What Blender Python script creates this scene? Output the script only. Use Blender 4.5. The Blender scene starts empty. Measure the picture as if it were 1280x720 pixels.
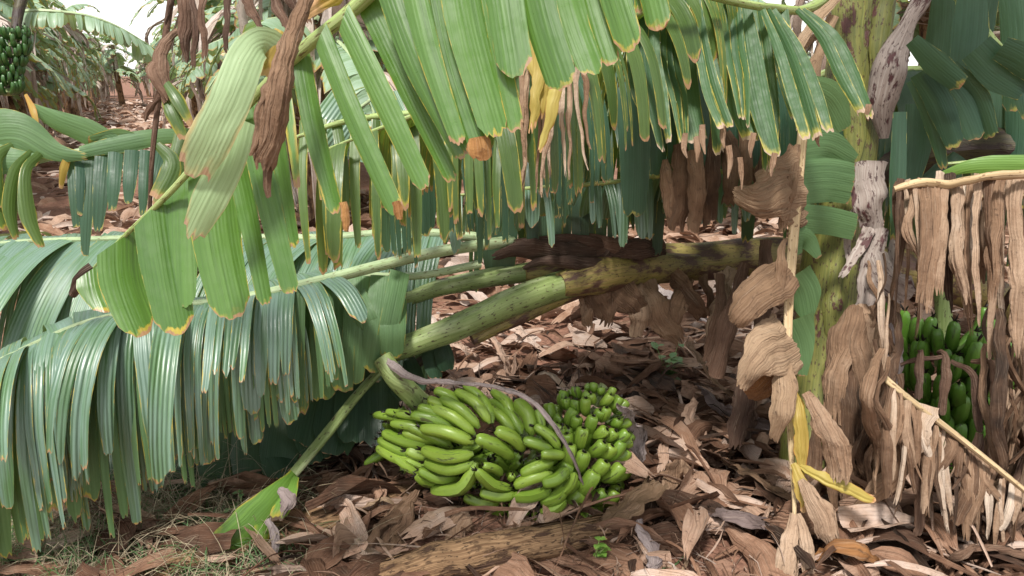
import bpy, math, random
import numpy as np
from mathutils import Vector, noise as mnoise
PI = math.pi
R = random.Random(7)
NR = np.random.RandomState(3)
C = bpy.context.scene.collection

# ------------------------------------------------------------------ camera frame
F = 1005.0
CAM = np.array((0.0, 0.0, 1.4)); PITCH = math.radians(14.8)
FWD = np.array((0, math.cos(PITCH), -math.sin(PITCH)))
UPV = np.array((0, math.sin(PITCH), math.cos(PITCH)))
RGT = np.array((1.0, 0, 0))
Z = np.array((0, 0, 1.0))
def P(x, y, d): return CAM + d * (FWD + RGT * (x - 640) / F + UPV * (360 - y) / F)
def G(x, y, h=0.0):
    r = FWD + RGT * (x - 640) / F + UPV * (360 - y) / F
    return CAM + r * ((h - CAM[2]) / r[2])
def nrm(v):
    l = np.linalg.norm(v); return v / l if l > 1e-9 else np.array((0, 0, 1.0))
def U(a, b): return R.uniform(a, b)

# ------------------------------------------------------------------ mesh builder
class MB:
    def __init__(s): s.v = []; s.f = []; s.met = []; s.edg = []; s.aux = []; s.n = 0
    def add(s, v, f, met, edg, aux):
        v = np.asarray(v, float).reshape(-1, 3); k = len(v)
        s.v.append(v); s.f.append(np.asarray(f, int) + s.n)
        s.met.append(np.asarray(met, float).reshape(-1, 2)); s.edg.append(np.asarray(edg, float).reshape(-1, 2))
        a = np.empty((k, 2)); a[:] = aux; s.aux.append(a); s.n += k
    def mesh(s, name, off):
        v = np.concatenate(s.v) - off
        f = np.concatenate(s.f)
        me = bpy.data.meshes.new(name)
        me.from_pydata(v.tolist(), [], f.tolist())
        li = np.empty(len(me.loops), int); me.loops.foreach_get('vertex_index', li)
        for nm, arr in (('Met', s.met), ('Edge', s.edg), ('Aux', s.aux)):
            a = np.concatenate(arr)[li]
            me.uv_layers.new(name=nm).data.foreach_set('uv', a.astype(np.float32).ravel())
        me.polygons.foreach_set('use_smooth', [True] * len(me.polygons))
        me.update()
        return me

LOC = {}
def thing(name, label, cat, loc, group=None):
    o = bpy.data.objects.new(name, None); C.objects.link(o); o.empty_display_size = 0.1
    o.location = Vector(loc); LOC[o.name] = np.array(loc, float)
    o['label'] = label; o['category'] = cat
    if group: o['group'] = group
    return o
def part(name, mb, mat, parent, label=None):
    off = LOC[parent.name]
    o = bpy.data.objects.new(name, mb.mesh(name, off)); C.objects.link(o)
    o.data.materials.append(mat); o.parent = parent; LOC[o.name] = off
    if label: o['label'] = label
    return o
def solo(name, mb, mat, label, cat, group=None, loc=None):
    allv = np.concatenate(mb.v)
    if loc is None: loc = np.array((allv[:, 0].mean(), allv[:, 1].mean(), allv[:, 2].min()))
    o = bpy.data.objects.new(name, mb.mesh(name, loc)); C.objects.link(o)
    o.location = Vector(loc); o.data.materials.append(mat); LOC[o.name] = np.array(loc)
    o['label'] = label; o['category'] = cat
    if group: o['group'] = group
    return o
def struct(name, mb, mat, kind='structure', label=None, cat=None):
    o = bpy.data.objects.new(name, mb.mesh(name, np.zeros(3))); C.objects.link(o)
    o.data.materials.append(mat); o['kind'] = kind; LOC[o.name] = np.zeros(3)
    if label: o['label'] = label
    if cat: o['category'] = cat
    return o

# ------------------------------------------------------------------ curves and surfaces
def catmull(pts, n):
    p = np.asarray(pts, float); m = len(p)
    if m == 2:
        t = np.linspace(0, 1, n)[:, None]; return p[0] * (1 - t) + p[1] * t
    q = np.vstack([2 * p[0] - p[1], p, 2 * p[-1] - p[-2]])
    s = np.linspace(0, m - 1 - 1e-9, n); i = s.astype(int); t = (s - i)[:, None]
    a, b, c, d = q[i], q[i + 1], q[i + 2], q[i + 3]
    return 0.5 * (2 * b + (c - a) * t + (2 * a - 5 * b + 4 * c - d) * t * t + (3 * b - a - 3 * c + d) * t ** 3)
def rows(a, x):            # interpolate rows of a at x in 0..1
    n = len(a) - 1; s = np.clip(x, 0, 1) * n; i = np.minimum(s.astype(int), n - 1); t = (s - i)[..., None]
    return a[i] * (1 - t) + a[i + 1] * t
def lerp1(w, x): return np.interp(x, np.linspace(0, 1, len(w)), w)

def ribbon(mb, pts, w, whint=None, nu=7, nv=14, roll=0.0, twist=0.0, tw0=0.0, endr=0.25, jag=0.03, pleat=0.0, npl=3,
           crum=0.0, cfreq=14, tone=None, age=0.5, wave=0.0, curl=0.0, fold=0.0, rag=0.0, slant=0.0):
    """a leaf strip: centre line pts, widths w (metres), whint = direction of its width"""
    cl = catmull(pts, 40)
    seg = np.linalg.norm(np.diff(cl, axis=0), axis=1); L = seg.sum()
    cum = np.concatenate([[0], np.cumsum(seg)]) / max(L, 1e-6)
    u = np.linspace(0, 1, 40)
    cl = np.stack([np.interp(u, cum, cl[:, k]) for k in range(3)], 1)
    T = np.gradient(cl, axis=0); T /= np.linalg.norm(T, axis=1)[:, None] + 1e-9
    if whint is None: wh = np.cross(T, -(cl - CAM))
    else: wh = np.tile(np.asarray(whint, float), (40, 1))
    wh = wh - (wh * T).sum(1)[:, None] * T
    W = wh / (np.linalg.norm(wh, axis=1)[:, None] + 1e-9)
    N = np.cross(W, T)
    ang = tw0 + twist * u + wave * np.sin(u * 7 + U(0, 6))
    ca, sa = np.cos(ang)[:, None], np.sin(ang)[:, None]
    W, N = W * ca + N * sa, N * ca - W * sa
    w = np.atleast_1d(np.asarray(w, float))
    if len(w) == 1: w = np.array([w[0] * .92, w[0], w[0], w[0] * .93, w[0] * .72])
    s = np.linspace(-1, 1, nu)                        # across
    jj = NR.uniform(-1, 1, nu) * jag
    ext = 1 - endr * np.abs(s) ** 2.2 * (w[-1] / max(L, .01)) + jj
    ext = np.clip(ext, 0.5, 1.03)
    v0 = np.clip(slant * (s + 1) / 2 * w[0] / max(L, .01), 0, .6)
    vv = v0[None, :] + np.linspace(0, 1, nv)[:, None] * (ext - v0)[None, :]
    c = rows(cl, vv); WW = rows(W, vv); NN = rows(N, vv); ww = lerp1(w, vv)
    rr = roll + curl * vv
    rr = np.where(np.abs(rr) < .05, .05, rr)
    th = s[None, :] * rr / 2
    x = np.sin(th) / rr * ww; z = (np.cos(th) - np.cos(rr / 2)) / rr * ww
    if fold: z = z + fold * np.abs(s)[None, :] * ww
    if pleat:
        c1 = NR.uniform(-1, 1, nu); c2 = c1 * .4 + NR.uniform(-1, 1, nu) * .8
        z = z + pleat * ww * (c1[None, :] * (1 - vv) + c2[None, :] * vv)
    if rag:
        k = nv; na = np.interp(np.linspace(0, 1, nv), np.linspace(0, 1, max(3, nv // 2)), NR.uniform(-1, .6, max(3, nv // 2))) + NR.uniform(-.4, .2, nv)
        nb = np.interp(np.linspace(0, 1, nv), np.linspace(0, 1, max(3, nv // 2)), NR.uniform(-1, .6, max(3, nv // 2))) + NR.uniform(-.4, .2, nv)
        x = x * (1 + rag * np.abs(s)[None, :] * np.where(s[None, :] < 0, na[:, None], nb[:, None]))
    v = c + WW * x[..., None] + NN * z[..., None]
    v = v.reshape(-1, 3)
    if crum:
        o = U(0, 50)
        for q in range(len(v)):
            p_ = Vector(v[q] * cfreq + o); v[q] += np.array(mnoise.noise_vector(p_)) * crum + np.array(mnoise.noise_vector(p_ * 3.1)) * crum * .4
    idx = np.arange(nu * nv).reshape(nv, nu)
    f = np.stack([idx[:-1, :-1], idx[:-1, 1:], idx[1:, 1:], idx[1:, :-1]], -1).reshape(-1, 4)
    ro = U(0, 9)
    met = np.stack([ro + np.broadcast_to(s[None, :] * .5, vv.shape) * ww, ro + vv * L], -1)
    ed = np.stack([(1 - np.abs(np.broadcast_to(s[None, :], vv.shape))) * .5 * ww, (ext[None, :] - vv) * L], -1)
    mb.add(v, f, met, ed, (U(0, 1) if tone is None else tone, age))

def tube(mb, pts, r, ns=10, nv=16, flat=1.0, crum=0.0, cfreq=20, tone=.5, age=.5, whint=(0, 0, 1), groove=0.0, caps=True, lump=None):
    cl = catmull(pts, nv); T = np.gradient(cl, axis=0); T /= np.linalg.norm(T, axis=1)[:, None] + 1e-9
    h = np.asarray(whint, float); A = np.cross(T, h); A /= np.linalg.norm(A, axis=1)[:, None] + 1e-9
    B = np.cross(A, T)
    rr = lerp1(np.atleast_1d(np.asarray(r, float)) if np.ndim(r) else np.array([r, r]), np.linspace(0, 1, nv))
    a = np.linspace(0, 2 * PI, ns + 1)
    ca = np.cos(a); sa = np.sin(a)
    sa = np.where(sa > 0, sa * (1 - groove * (1 - np.abs(ca)) * 1.6), sa)
    ring = cl[:, None, :] + A[:, None, :] * (ca[None, :, None] * rr[:, None, None]) + B[:, None, :] * (sa[None, :, None] * rr[:, None, None] * flat)
    if lump is not None:
        pass
    v = ring.reshape(-1, 3).copy()
    if crum:
        for q in range(len(v)):
            k = q % (ns + 1)
            if k == ns: v[q] = v[q - ns]; continue
            v[q] += np.array(mnoise.noise_vector(Vector(v[q] * cfreq))) * crum
    L = np.concatenate([[0], np.cumsum(np.linalg.norm(np.diff(cl, axis=0), axis=1))])
    m = ns + 1; idx = np.arange(m * nv).reshape(nv, m)
    f = np.stack([idx[:-1, :-1], idx[:-1, 1:], idx[1:, 1:], idx[1:, :-1]], -1).reshape(-1, 4)
    ro = U(0, 9)
    met = np.stack([ro + a[None, :] * rr.max() * np.ones((nv, 1)), ro + L[:, None] * np.ones((1, m))], -1)
    ed = np.stack([np.ones((nv, m)), (L / L[-1])[:, None] * np.ones((1, m))], -1)
    mb.add(v, f, met, ed, (tone, age))
    if caps:
        for row, p, e, fl in ((0, cl[0], 0., 0), (nv - 1, cl[-1], 1., 1)):
            vv = np.vstack([v[idx[row, :]], p[None]])
            k = len(vv) - 1
            ff = [[i + 1, i, k, k] if not fl else [i, i + 1, k, k] for i in range(m - 1)]
            ff = [[a_, b_, c_] for a_, b_, c_, _ in ff]
            mm = np.stack([ro + vv[:, 0], ro + vv[:, 2]], -1)
            # triangles as degenerate-free: add separately
            mb.addtri(vv, ff, mm, e, (tone, age)) 
def _addtri(s, v, f, met, e, aux):
    # split each triangle into quads by adding its edge midpoint, keeps one face array shape
    vs = [np.asarray(v)]; nf = []; k = len(v); ex = []; me = [met]
    for a, b, c in f:
        mid = (v[a] + v[b]) / 2; ex.append(mid); me.append(((met[a] + met[b]) / 2)[None]); nf.append([a, k, b, c]); k += 1
    vv = np.vstack([v] + [np.array(ex)]); mm = np.vstack(me)
    ed = np.stack([np.ones(len(vv)), np.full(len(vv), e)], -1)
    s.add(vv, nf, mm, ed, aux)
MB.addtri = _addtri

def blade(mb, mid, side, L, n, elev=0.3, g=3.0, lean=0.15, t0=0.0, t1=1.0, tone=(.3, .7), age=(.2, .8), roll=(.2, .9), wf=1.0,
          jit=0.12, gap=0.05, split=0.35, drop=None, crum=0.0, twist=.4, Lj=.15, gv=0, minw=0.0, nu=6, nv=12, shape=None, pleat=0.02):
    """torn lamina on one side of a midrib: strips that leave sideways and sag under their own weight"""
    M = catmull(mid, 60); TT = np.gradient(M, axis=0)
    cuts = [t0]
    while cuts[-1] < t1 - .5 / n: cuts.append(cuts[-1] + (t1 - t0) / n * U(.55, 1.5))
    cuts[-1] = t1
    for ta, tb in zip(cuts[:-1], cuts[1:]):
        if R.random() < gap: continue
        tc = (ta + tb) / 2; c = rows(M, np.array([tc]))[0]; Tm = nrm(rows(TT, np.array([tc]))[0])
        wd = np.linalg.norm(rows(M, np.array([tb]))[0] - rows(M, np.array([ta]))[0]) * wf
        S = nrm(np.cross(Tm, Z)) * side
        sh = (shape(tc) if shape else 1.0); Lk = (L(tc) if callable(L) else L * sh) * U(1 - Lj, 1 + Lj * .6)
        k = 1
        if R.random() < split and wd > .03: k = R.choice((3, 4, 4, 5)) if wd > .06 else R.choice((2, 3))
        el = elev + U(-jit, jit); ln = lean + U(-jit, jit); tn = U(*tone); ag = U(*age); rl = U(*roll) * R.choice((1, 1, -.5)); gg = g * U(.75, 1.3)
        js = [np.array((U(-1, 1), U(-1, 1), 0)) * jit * .22 for _ in range(9)]
        for q in range(k):
            off = ((q + .5) / k - .5) * wd
            D = nrm(S * math.cos(el) + Z * math.sin(el) + Tm * (ln + U(-.022, .022) * (k > 1))); p = c + Tm * off; pts = [p.copy()]
            st = Lk * U(.86, 1.03) / 9
            for _ in range(9):
                D = nrm(D - Z * gg * st + js[_] + (np.array((U(-1, 1), U(-1, 1), 0)) * .014 if k > 1 else 0)); p = p + D * st; pts.append(p.copy())
            w = wd / k * 1.1
            ribbon(mb, pts, [w, w, w * .98, w * .9, w * U(.5, .75)], Tm, nu=nu, nv=nv, roll=rl / (1 if k == 1 else 1.6), twist=U(-twist, twist), tone=tn + U(-.08, .08), age=ag,
                   endr=U(.2, 1.0), jag=.03, crum=crum, pleat=pleat)
def petiole_tube(mb, pts, r, **k): tube(mb, pts, r, groove=.45, **k)

# ------------------------------------------------------------------ materials
class NT:
    def __init__(s, name):
        s.m = bpy.data.materials.new(name); s.m.use_nodes = True; s.t = s.m.node_tree; s.t.nodes.clear()
        s.out = s.t.nodes.new('ShaderNodeOutputMaterial')
    def n(s, typ, ins=None, **kw):
        o = s.t.nodes.new(typ)
        for k, v in kw.items(): setattr(o, k, v)
        for k, v in (ins or {}).items():
            if isinstance(v, bpy.types.NodeSocket): s.t.links.new(v, o.inputs[k])
            else: o.inputs[k].default_value = v
        return o
    def math(s, op, a, b=0.0, c=None):
        i = {0: a, 1: b}
        if c is not None: i[2] = c
        return s.n('ShaderNodeMath', i, operation=op).outputs[0]
    def mix(s, f, a, b, bl='MIX'):
        o = s.n('ShaderNodeMix', None, data_type='RGBA', blend_type=bl)
        for k, v in ((0, f), (6, a), (7, b)):
            if isinstance(v, bpy.types.NodeSocket): s.t.links.new(v, o.inputs[k])
            else: o.inputs[k].default_value = v if k == 0 else (*v, 1)
        return o.outputs[2]
    def sm(s, v, a, b, lo=0.0, hi=1.0):
        return s.n('ShaderNodeMapRange', {0: v, 1: a, 2: b, 3: lo, 4: hi}, interpolation_type='SMOOTHSTEP').outputs[0]
    def uv(s, name):
        o = s.n('ShaderNodeUVMap', uv_map=name); x = s.n('ShaderNodeSeparateXYZ', {0: o.outputs[0]}); return o.outputs[0], x.outputs[0], x.outputs[1]
    def noise(s, vec, scale, detail=3.0, rough=.55, sc=(1, 1, 1), dist=0.0):
        if sc != (1, 1, 1): vec = s.n('ShaderNodeMapping', {0: vec, 3: sc}).outputs[0]
        return s.n('ShaderNodeTexNoise', {'Vector': vec, 'Scale': scale, 'Detail': detail, 'Roughness': rough, 'Distortion': dist}).outputs[0]
    def done(s, col, rough=.5, bump=None, bd=.001, trans=0.0, tcol=None, spec=.5, coat=0.0, bs=1.0, sheen=0.0):
        i = {'Base Color': col, 'Roughness': rough, 'Specular IOR Level': spec, 'Coat Weight': coat, 'Coat Roughness': .35}
        nb = None
        if bump is not None:
            nb = s.n('ShaderNodeBump', {'Height': bump, 'Distance': bd, 'Strength': bs}).outputs[0]; i['Normal'] = nb
        if not isinstance(col, bpy.types.NodeSocket): i['Base Color'] = (*col, 1)
        b = s.n('ShaderNodeBsdfPrincipled', i).outputs[0]
        if trans:
            ti = {0: tcol if tcol is not None else col}
            if nb: ti['Normal'] = nb
            t = s.n('ShaderNodeBsdfTranslucent', ti).outputs[0]
            b = s.n('ShaderNodeMixShader', {0: trans, 1: b, 2: t}).outputs[0]
        s.t.links.new(b, s.out.inputs[0]); return s.m

def leaf_mat(name, dark, light, yellow=(.45, .36, .05), brown=(.20, .11, .055), edge_w=.004, tip_y=.05, tip_b=.016,
             rough=.42, trans=.3, spec=.5, back=None, wax=None, waxf=0.0, coat=0.0, rib_p=.0075, rib_a=.07):
    s = NT(name)
    mv, mx, my = s.uv('Met'); ev, ex, ey = s.uv('Edge'); av, at, ag = s.uv('Aux')
    streak = s.noise(mv, 1.0, 4, .6, (170, 2.2, 1)); broad = s.noise(mv, 1.0, 3, .5, (26, 3.5, 1)); blot = s.noise(mv, 30, 4, .6)
    geo = s.n('ShaderNodeNewGeometry')
    f = s.math('ADD', s.math('MULTIPLY', at, .75), s.math('MULTIPLY', s.math('SUBTRACT', broad, .38), .9))
    col = s.mix(s.n('ShaderNodeClamp', {0: f}).outputs[0], dark, light)
    col = s.mix(s.sm(streak, .42, .66, 0, .25), col, tuple(c * 1.5 + .01 for c in light))
    col = s.mix(s.sm(streak, .3, .44, .35, 0), col, tuple(c * .6 for c in dark))
    if wax: col = s.mix(s.math('MULTIPLY', s.sm(s.math('ADD', s.math('MULTIPLY', broad, .6), s.math('MULTIPLY', streak, .4)), .36, .62), waxf), col, wax)
    if back: col = s.mix(geo.outputs['Backfacing'], col, s.mix(s.sm(broad, .3, .7), back, tuple(c * 1.25 for c in back)))
    # wear: pale tear lines, yellow margins, scorched tips
    wob = s.math('MULTIPLY', s.math('SUBTRACT', s.noise(mv, 26, 5, .7, (1.5, .5, 1)), .5), 1.5)
    e2 = s.math('ADD', ex, s.math('MULTIPLY', wob, .009))
    ga = s.math('MULTIPLY', ag, s.sm(ey, .0, .22, 1.5, .35))
    ye = s.sm(e2, s.math('MULTIPLY', ga, edge_w * .05), s.math('MULTIPLY_ADD', ga, edge_w * 1.0, .0003), 1, 0)
    t2 = s.math('ADD', ey, s.math('MULTIPLY', wob, .05))
    t2 = s.math('ADD', t2, s.math('MULTIPLY', ex, -.3))
    yt = s.sm(t2, s.math('MULTIPLY', ag, tip_y * .1), s.math('MULTIPLY_ADD', ag, tip_y * .9, .001), 1, 0)
    ym = s.math('MULTIPLY', s.math('MULTIPLY', s.math('MAXIMUM', ye, yt), s.sm(ag, 0.02, .3)), s.sm(s.noise(mv, 10, 4, .6), .38, .58, .08, 1))
    col = s.mix(ym, col, s.mix(s.sm(blot, .35, .65), yellow, tuple(c * .75 for c in yellow)))
    t3 = s.math('ADD', ey, s.math('MULTIPLY', wob, .035))
    bt = s.sm(t3, s.math('MULTIPLY', ag, tip_b * .6), s.math('MULTIPLY_ADD', ag, tip_b * .95, .0006), 1, 0)
    bcol = s.mix(streak, brown, tuple(min(1, c * 2.3) for c in brown))
    col = s.mix(bt, col, bcol)
    spots = s.sm(s.noise(mv, 260, 2, .5), .70, .78, 0, .7)
    col = s.mix(s.math('MULTIPLY', spots, ag), col, brown)
    rib = s.n('ShaderNodeMath', {0: s.math('MULTIPLY', mx, 2 * PI / rib_p)}, operation='SINE').outputs[0]
    h = s.math('ADD', s.math('MULTIPLY', rib, rib_a), s.math('ADD', s.math('MULTIPLY', streak, .6), s.math('MULTIPLY', broad, 2.6)))
    return s.done(col, s.sm(blot, .3, .7, rough - .06, rough + .12), h, .0016, trans, s.mix(.5, col, (.35, .5, .04), 'MIX') , spec, coat)

def dry_mat(name, stops, rough=.75, trans=.12, bd=.0036, streak_k=1.0):
    s = NT(name)
    mv, mx, my = s.uv('Met'); ev, ex, ey = s.uv('Edge'); av, at, ag = s.uv('Aux')
    streak = s.noise(mv, 1.0, 5, .65, (190, 1.6, 1), 0); fine = s.noise(mv, 1.0, 3, .6, (420, 9, 1)); blot = s.noise(mv, 13, 5, .65, (1, .6, 1)); bl2 = s.noise(mv, 55, 4, .6)
    f = s.math('ADD', at, s.math('MULTIPLY', s.math('SUBTRACT', blot, .5), .75))
    r = s.n('ShaderNodeValToRGB', {0: f}); e = r.color_ramp.elements
    for k, c in enumerate(stops):
        q = e[k] if k < 2 else e.new(.5)
    for k, c in enumerate(stops):
        e[k].position = k / (len(stops) - 1)
    for k, c in enumerate(stops): e[k].color = (*c, 1)
    col = r.outputs[0]
    col = s.mix(s.sm(streak, .3, .52, .4 * streak_k, 0), col, (.06, .035, .022), 'MIX')
    col = s.mix(s.sm(fine, .52, .74, 0, .25 * streak_k), col, (.58, .46, .34), 'MIX')
    col = s.mix(s.sm(bl2, .58, .72, 0, .55), col, (.05, .028, .018))
    col = s.mix(s.sm(s.math('ADD', ex, s.math('MULTIPLY', bl2, .004)), .0005, .005, .45, 0), col, (.06, .035, .02))
    rib = s.n('ShaderNodeMath', {0: s.math('MULTIPLY', mx, 2 * PI / .0085)}, operation='SINE').outputs[0]
    h = s.math('ADD', s.math('ADD', s.math('MULTIPLY', rib, .14), s.math('MULTIPLY', fine, .7)), s.math('ADD', s.math('MULTIPLY', streak, 1.9), s.math('MULTIPLY', bl2, 1.2)))
    return s.done(col, rough, h, bd, trans, None, .25)

def stem_mat(name, base, base2, dark, patch=(.56, .66), rough=.5, spec=.4, pale=None, bd=.003, along=1.6, trans=0):
    s = NT(name)
    mv, mx, my = s.uv('Met'); ev, ex, ey = s.uv('Edge'); av, at, ag = s.uv('Aux')
    streak = s.noise(mv, 1.0, 4, .6, (130, 3, 1)); blot = s.noise(mv, 9, 5, .62, (1.6, along * .5, 1)); fl = s.noise(mv, 90, 3, .6, (1, .45, 1)); fl2 = s.noise(mv, 22, 6, .7, (1.5, .5, 1))
    col = s.mix(s.sm(streak, .35, .65), base, base2)
    col = s.mix(s.sm(s.noise(mv, 7, 3), .35, .65, 0, .5), col, tuple(c * .6 for c in base))
    if pale: col = s.mix(s.sm(s.noise(mv, 12, 4, .6, (1, .3, 1)), .5, .68, 0, .8), col, pale)
    pm = s.sm(s.math('ADD', blot, s.math('MULTIPLY', s.math('SUBTRACT', fl2, .5), .5)), patch[0], patch[1])
    col = s.mix(pm, col, s.mix(fl, dark, tuple(c * 2.6 for c in dark)))
    col = s.mix(s.sm(fl, .585, .64, 0, .8), col, dark)
    h = s.math('ADD', s.math('MULTIPLY', streak, 1.0), s.math('MULTIPLY', pm, .5))
    return s.done(col, rough, h, bd, trans, None, spec)

M = {}
M['front'] = leaf_mat('leaf_front_green', (.036, .105, .014), (.095, .2, .034), tip_y=.014, tip_b=.007, edge_w=.002, rough=.33, trans=.22, spec=.6)
M['pale'] = leaf_mat('leaf_pale_worn', (.27, .40, .19), (.40, .52, .30), yellow=(.58, .5, .25), tip_y=.03, tip_b=.014, edge_w=.006, rough=.5, trans=.25, brown=(.3, .19, .13))
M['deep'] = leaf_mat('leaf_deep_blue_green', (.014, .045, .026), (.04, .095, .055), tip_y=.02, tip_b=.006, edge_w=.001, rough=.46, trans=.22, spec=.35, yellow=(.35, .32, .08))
M['olive'] = leaf_mat('leaf_olive_yellow_margin', (.035, .075, .015), (.09, .15, .035), tip_y=.03, tip_b=.014, edge_w=.003, rough=.38, trans=.24)
M['right'] = leaf_mat('leaf_dark_yellow_margin', (.02, .065, .022), (.055, .125, .04), yellow=(.5, .42, .08), tip_y=.04, tip_b=.013, edge_w=.0034, rough=.5, spec=.35, trans=.25, brown=(.24, .17, .12))
M['wax'] = leaf_mat('leaf_waxy_fallen', (.04, .105, .032), (.10, .2, .08), wax=(.17, .25, .235), waxf=.6, tip_y=.006, tip_b=.006, edge_w=.0012, rough=.36, trans=.14, spec=.7, coat=.1, rib_p=.012, rib_a=.5)
M['matte'] = leaf_mat('leaf_matte_green', (.06, .13, .045), (.12, .22, .09), tip_y=.015, tip_b=.006, edge_w=.001, rough=.55, trans=.3)
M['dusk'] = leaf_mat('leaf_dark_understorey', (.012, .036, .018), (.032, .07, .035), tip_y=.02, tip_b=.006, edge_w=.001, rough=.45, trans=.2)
M['lime'] = leaf_mat('leaf_fresh_green', (.09, .22, .03), (.2, .36, .07), tip_y=.03, tip_b=.012, edge_w=.004, rough=.4, trans=.35)
M['scorch'] = leaf_mat('leaf_scorched_tip', (.07, .17, .02), (.17, .31, .05), tip_y=.05, tip_b=.02, edge_w=.011, rough=.4, trans=.3, brown=(.06, .035, .025))
M['yellow'] = leaf_mat('leaf_yellowing', (.34, .17, .02), (.44, .36, .09), yellow=(.45, .2, .04), tip_y=.03, tip_b=.02, edge_w=.003, rough=.55, trans=.3, brown=(.35, .2, .1))
DRY = [(.03, .018, .012), (.12, .066, .038), (.27, .165, .10), (.43, .30, .205), (.57, .46, .36)]
M['dry'] = dry_mat('dry_leaf', DRY)
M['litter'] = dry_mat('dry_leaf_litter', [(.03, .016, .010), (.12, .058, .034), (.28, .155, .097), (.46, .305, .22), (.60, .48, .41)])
M['brown'] = dry_mat('dead_leaf_brown', [(.04, .024, .018), (.09, .05, .034), (.16, .09, .058), (.24, .15, .10)])
M['tan'] = dry_mat('dead_leaf_tan', [(.15, .085, .05), (.27, .17, .10), (.38, .26, .165), (.47, .36, .25)], streak_k=.9, trans=.2)
M['grey'] = dry_mat('dead_sheath_grey', [(.09, .06, .055), (.2, .15, .14), (.33, .27, .26), (.45, .38, .36)])
M['rust'] = dry_mat('dead_leaf_rust', [(.09, .04, .02), (.2, .085, .035), (.36, .17, .06), (.5, .3, .1)], trans=.25)
M['stem'] = stem_mat('banana_stem_yellow_green', (.13, .145, .03), (.225, .215, .05), (.05, .018, .014), (.575, .64), rough=.42)
M['stembrown'] = stem_mat('fallen_stem_brown', (.22, .19, .05), (.33, .24, .09), (.05, .026, .018), (.46, .6), rough=.5)
M['petiole'] = stem_mat('petiole_green', (.2, .27, .085), (.29, .36, .14), (.05, .025, .02), (.6, .72), rough=.4, pale=(.42, .47, .26), trans=.1)
M['midrib'] = stem_mat('midrib_pale_green', (.34, .46, .14), (.46, .54, .24), (.12, .07, .03), (.72, .8), rough=.4, trans=.15)
M['midwax'] = stem_mat('midrib_waxy', (.30, .40, .2), (.42, .5, .3), (.12, .08, .03), (.7, .8), rough=.45)
M['drymid'] = stem_mat('dry_midrib', (.42, .30, .16), (.58, .45, .28), (.14, .075, .04), (.62, .74), rough=.7, spec=.2)
M['log'] = stem_mat('rotting_stem_fibres', (.17, .095, .05), (.38, .24, .13), (.04, .022, .014), (.5, .62), rough=.8, spec=.2, bd=.012)
M['sheath'] = stem_mat('dead_sheath_patched', (.28, .22, .19), (.42, .36, .32), (.045, .018, .018), (.55, .62), rough=.6, spec=.3, bd=.004)
M['darkstem'] = stem_mat('dark_stem', (.05, .045, .02), (.09, .07, .03), (.02, .012, .01), (.45, .6), rough=.55)

def banana_mat(name, base, base2):
    s = NT(name)
    mv, mx, my = s.uv('Met'); ev, ex, ey = s.uv('Edge'); av, at, ag = s.uv('Aux')
    n1 = s.noise(mv, 25, 3); streak = s.noise(mv, 1, 3, .6, (160, 14, 1))
    col = s.mix(s.math('ADD', s.math('MULTIPLY', at, .6), s.math('MULTIPLY', n1, .5)), base, base2)
    col = s.mix(s.sm(streak, .5, .7, 0, .25), col, tuple(c * 1.3 for c in base2))
    bl = s.sm(s.noise(mv, 36, 5, .7, (1.6, .6, 1)), .585, .65, 0, .8)
    col = s.mix(bl, col, (.045, .04, .02))
    sp = s.sm(s.noise(mv, 240, 2), .70, .76, 0, .6); col = s.mix(sp, col, (.03, .03, .01))
    col = s.mix(s.sm(ey, .86, .93, 0, .55), col, (.16, .2, .05))
    col = s.mix(s.sm(ey, .945, .965), col, (.018, .013, .01))
    col = s.mix(s.sm(ey, 0, .12, .6, 0), col, (.09, .14, .03))
    return s.done(col, .36, s.math('ADD', n1, bl), .001, 0, None, .5)
M['banana'] = banana_mat('green_banana_skin', (.075, .165, .014), (.24, .34, .045))
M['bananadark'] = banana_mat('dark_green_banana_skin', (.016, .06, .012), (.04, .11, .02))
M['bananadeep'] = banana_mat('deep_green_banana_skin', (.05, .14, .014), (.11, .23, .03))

def ground_mat():
    s = NT('red_soil'); tc = s.n('ShaderNodeTexCoord').outputs['Object']
    n1 = s.noise(tc, 2.2, 6, .6); n2 = s.noise(tc, 45, 5, .7); n3 = s.noise(tc, 9, 4)
    col = s.mix(s.sm(n1, .3, .7), (.17, .085, .056), (.32, .17, .115))
    col = s.mix(s.sm(n2, .4, .65, 0, .6), col, (.08, .04, .028)); col = s.mix(s.sm(n3, .55, .7, 0, .5), col, (.3, .19, .13))
    return s.done(col, .9, s.math('ADD', n1, s.math('MULTIPLY', n2, .35)), .03, 0, None, .2)
M['soil'] = ground_mat()

# ------------------------------------------------------------------ hand-placed strips: (x, y) in the frame with a real distance
def q3(pts, d): return [P(p[0], p[1], p[2] if len(p) > 2 else d) for p in pts]
def hs(mb, pts, wpx, d, **k):
    q = q3(pts, d); wl = np.atleast_1d(np.asarray(wpx, float))
    dd = [p[2] if len(p) > 2 else d for p in pts]; dm = sum(dd) / len(dd)
    if len(wl) == 1: w = wl * dm / F
    else: w = wl * dm / F
    if k.get('crum', 0) >= .006: k.setdefault('rag', .16)
    k.setdefault('roll', U(.3, .9)); k.setdefault('tw0', U(-.35, .35)); k.setdefault('twist', U(-.4, .4))
    ribbon(mb, q, w, **k)

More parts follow.
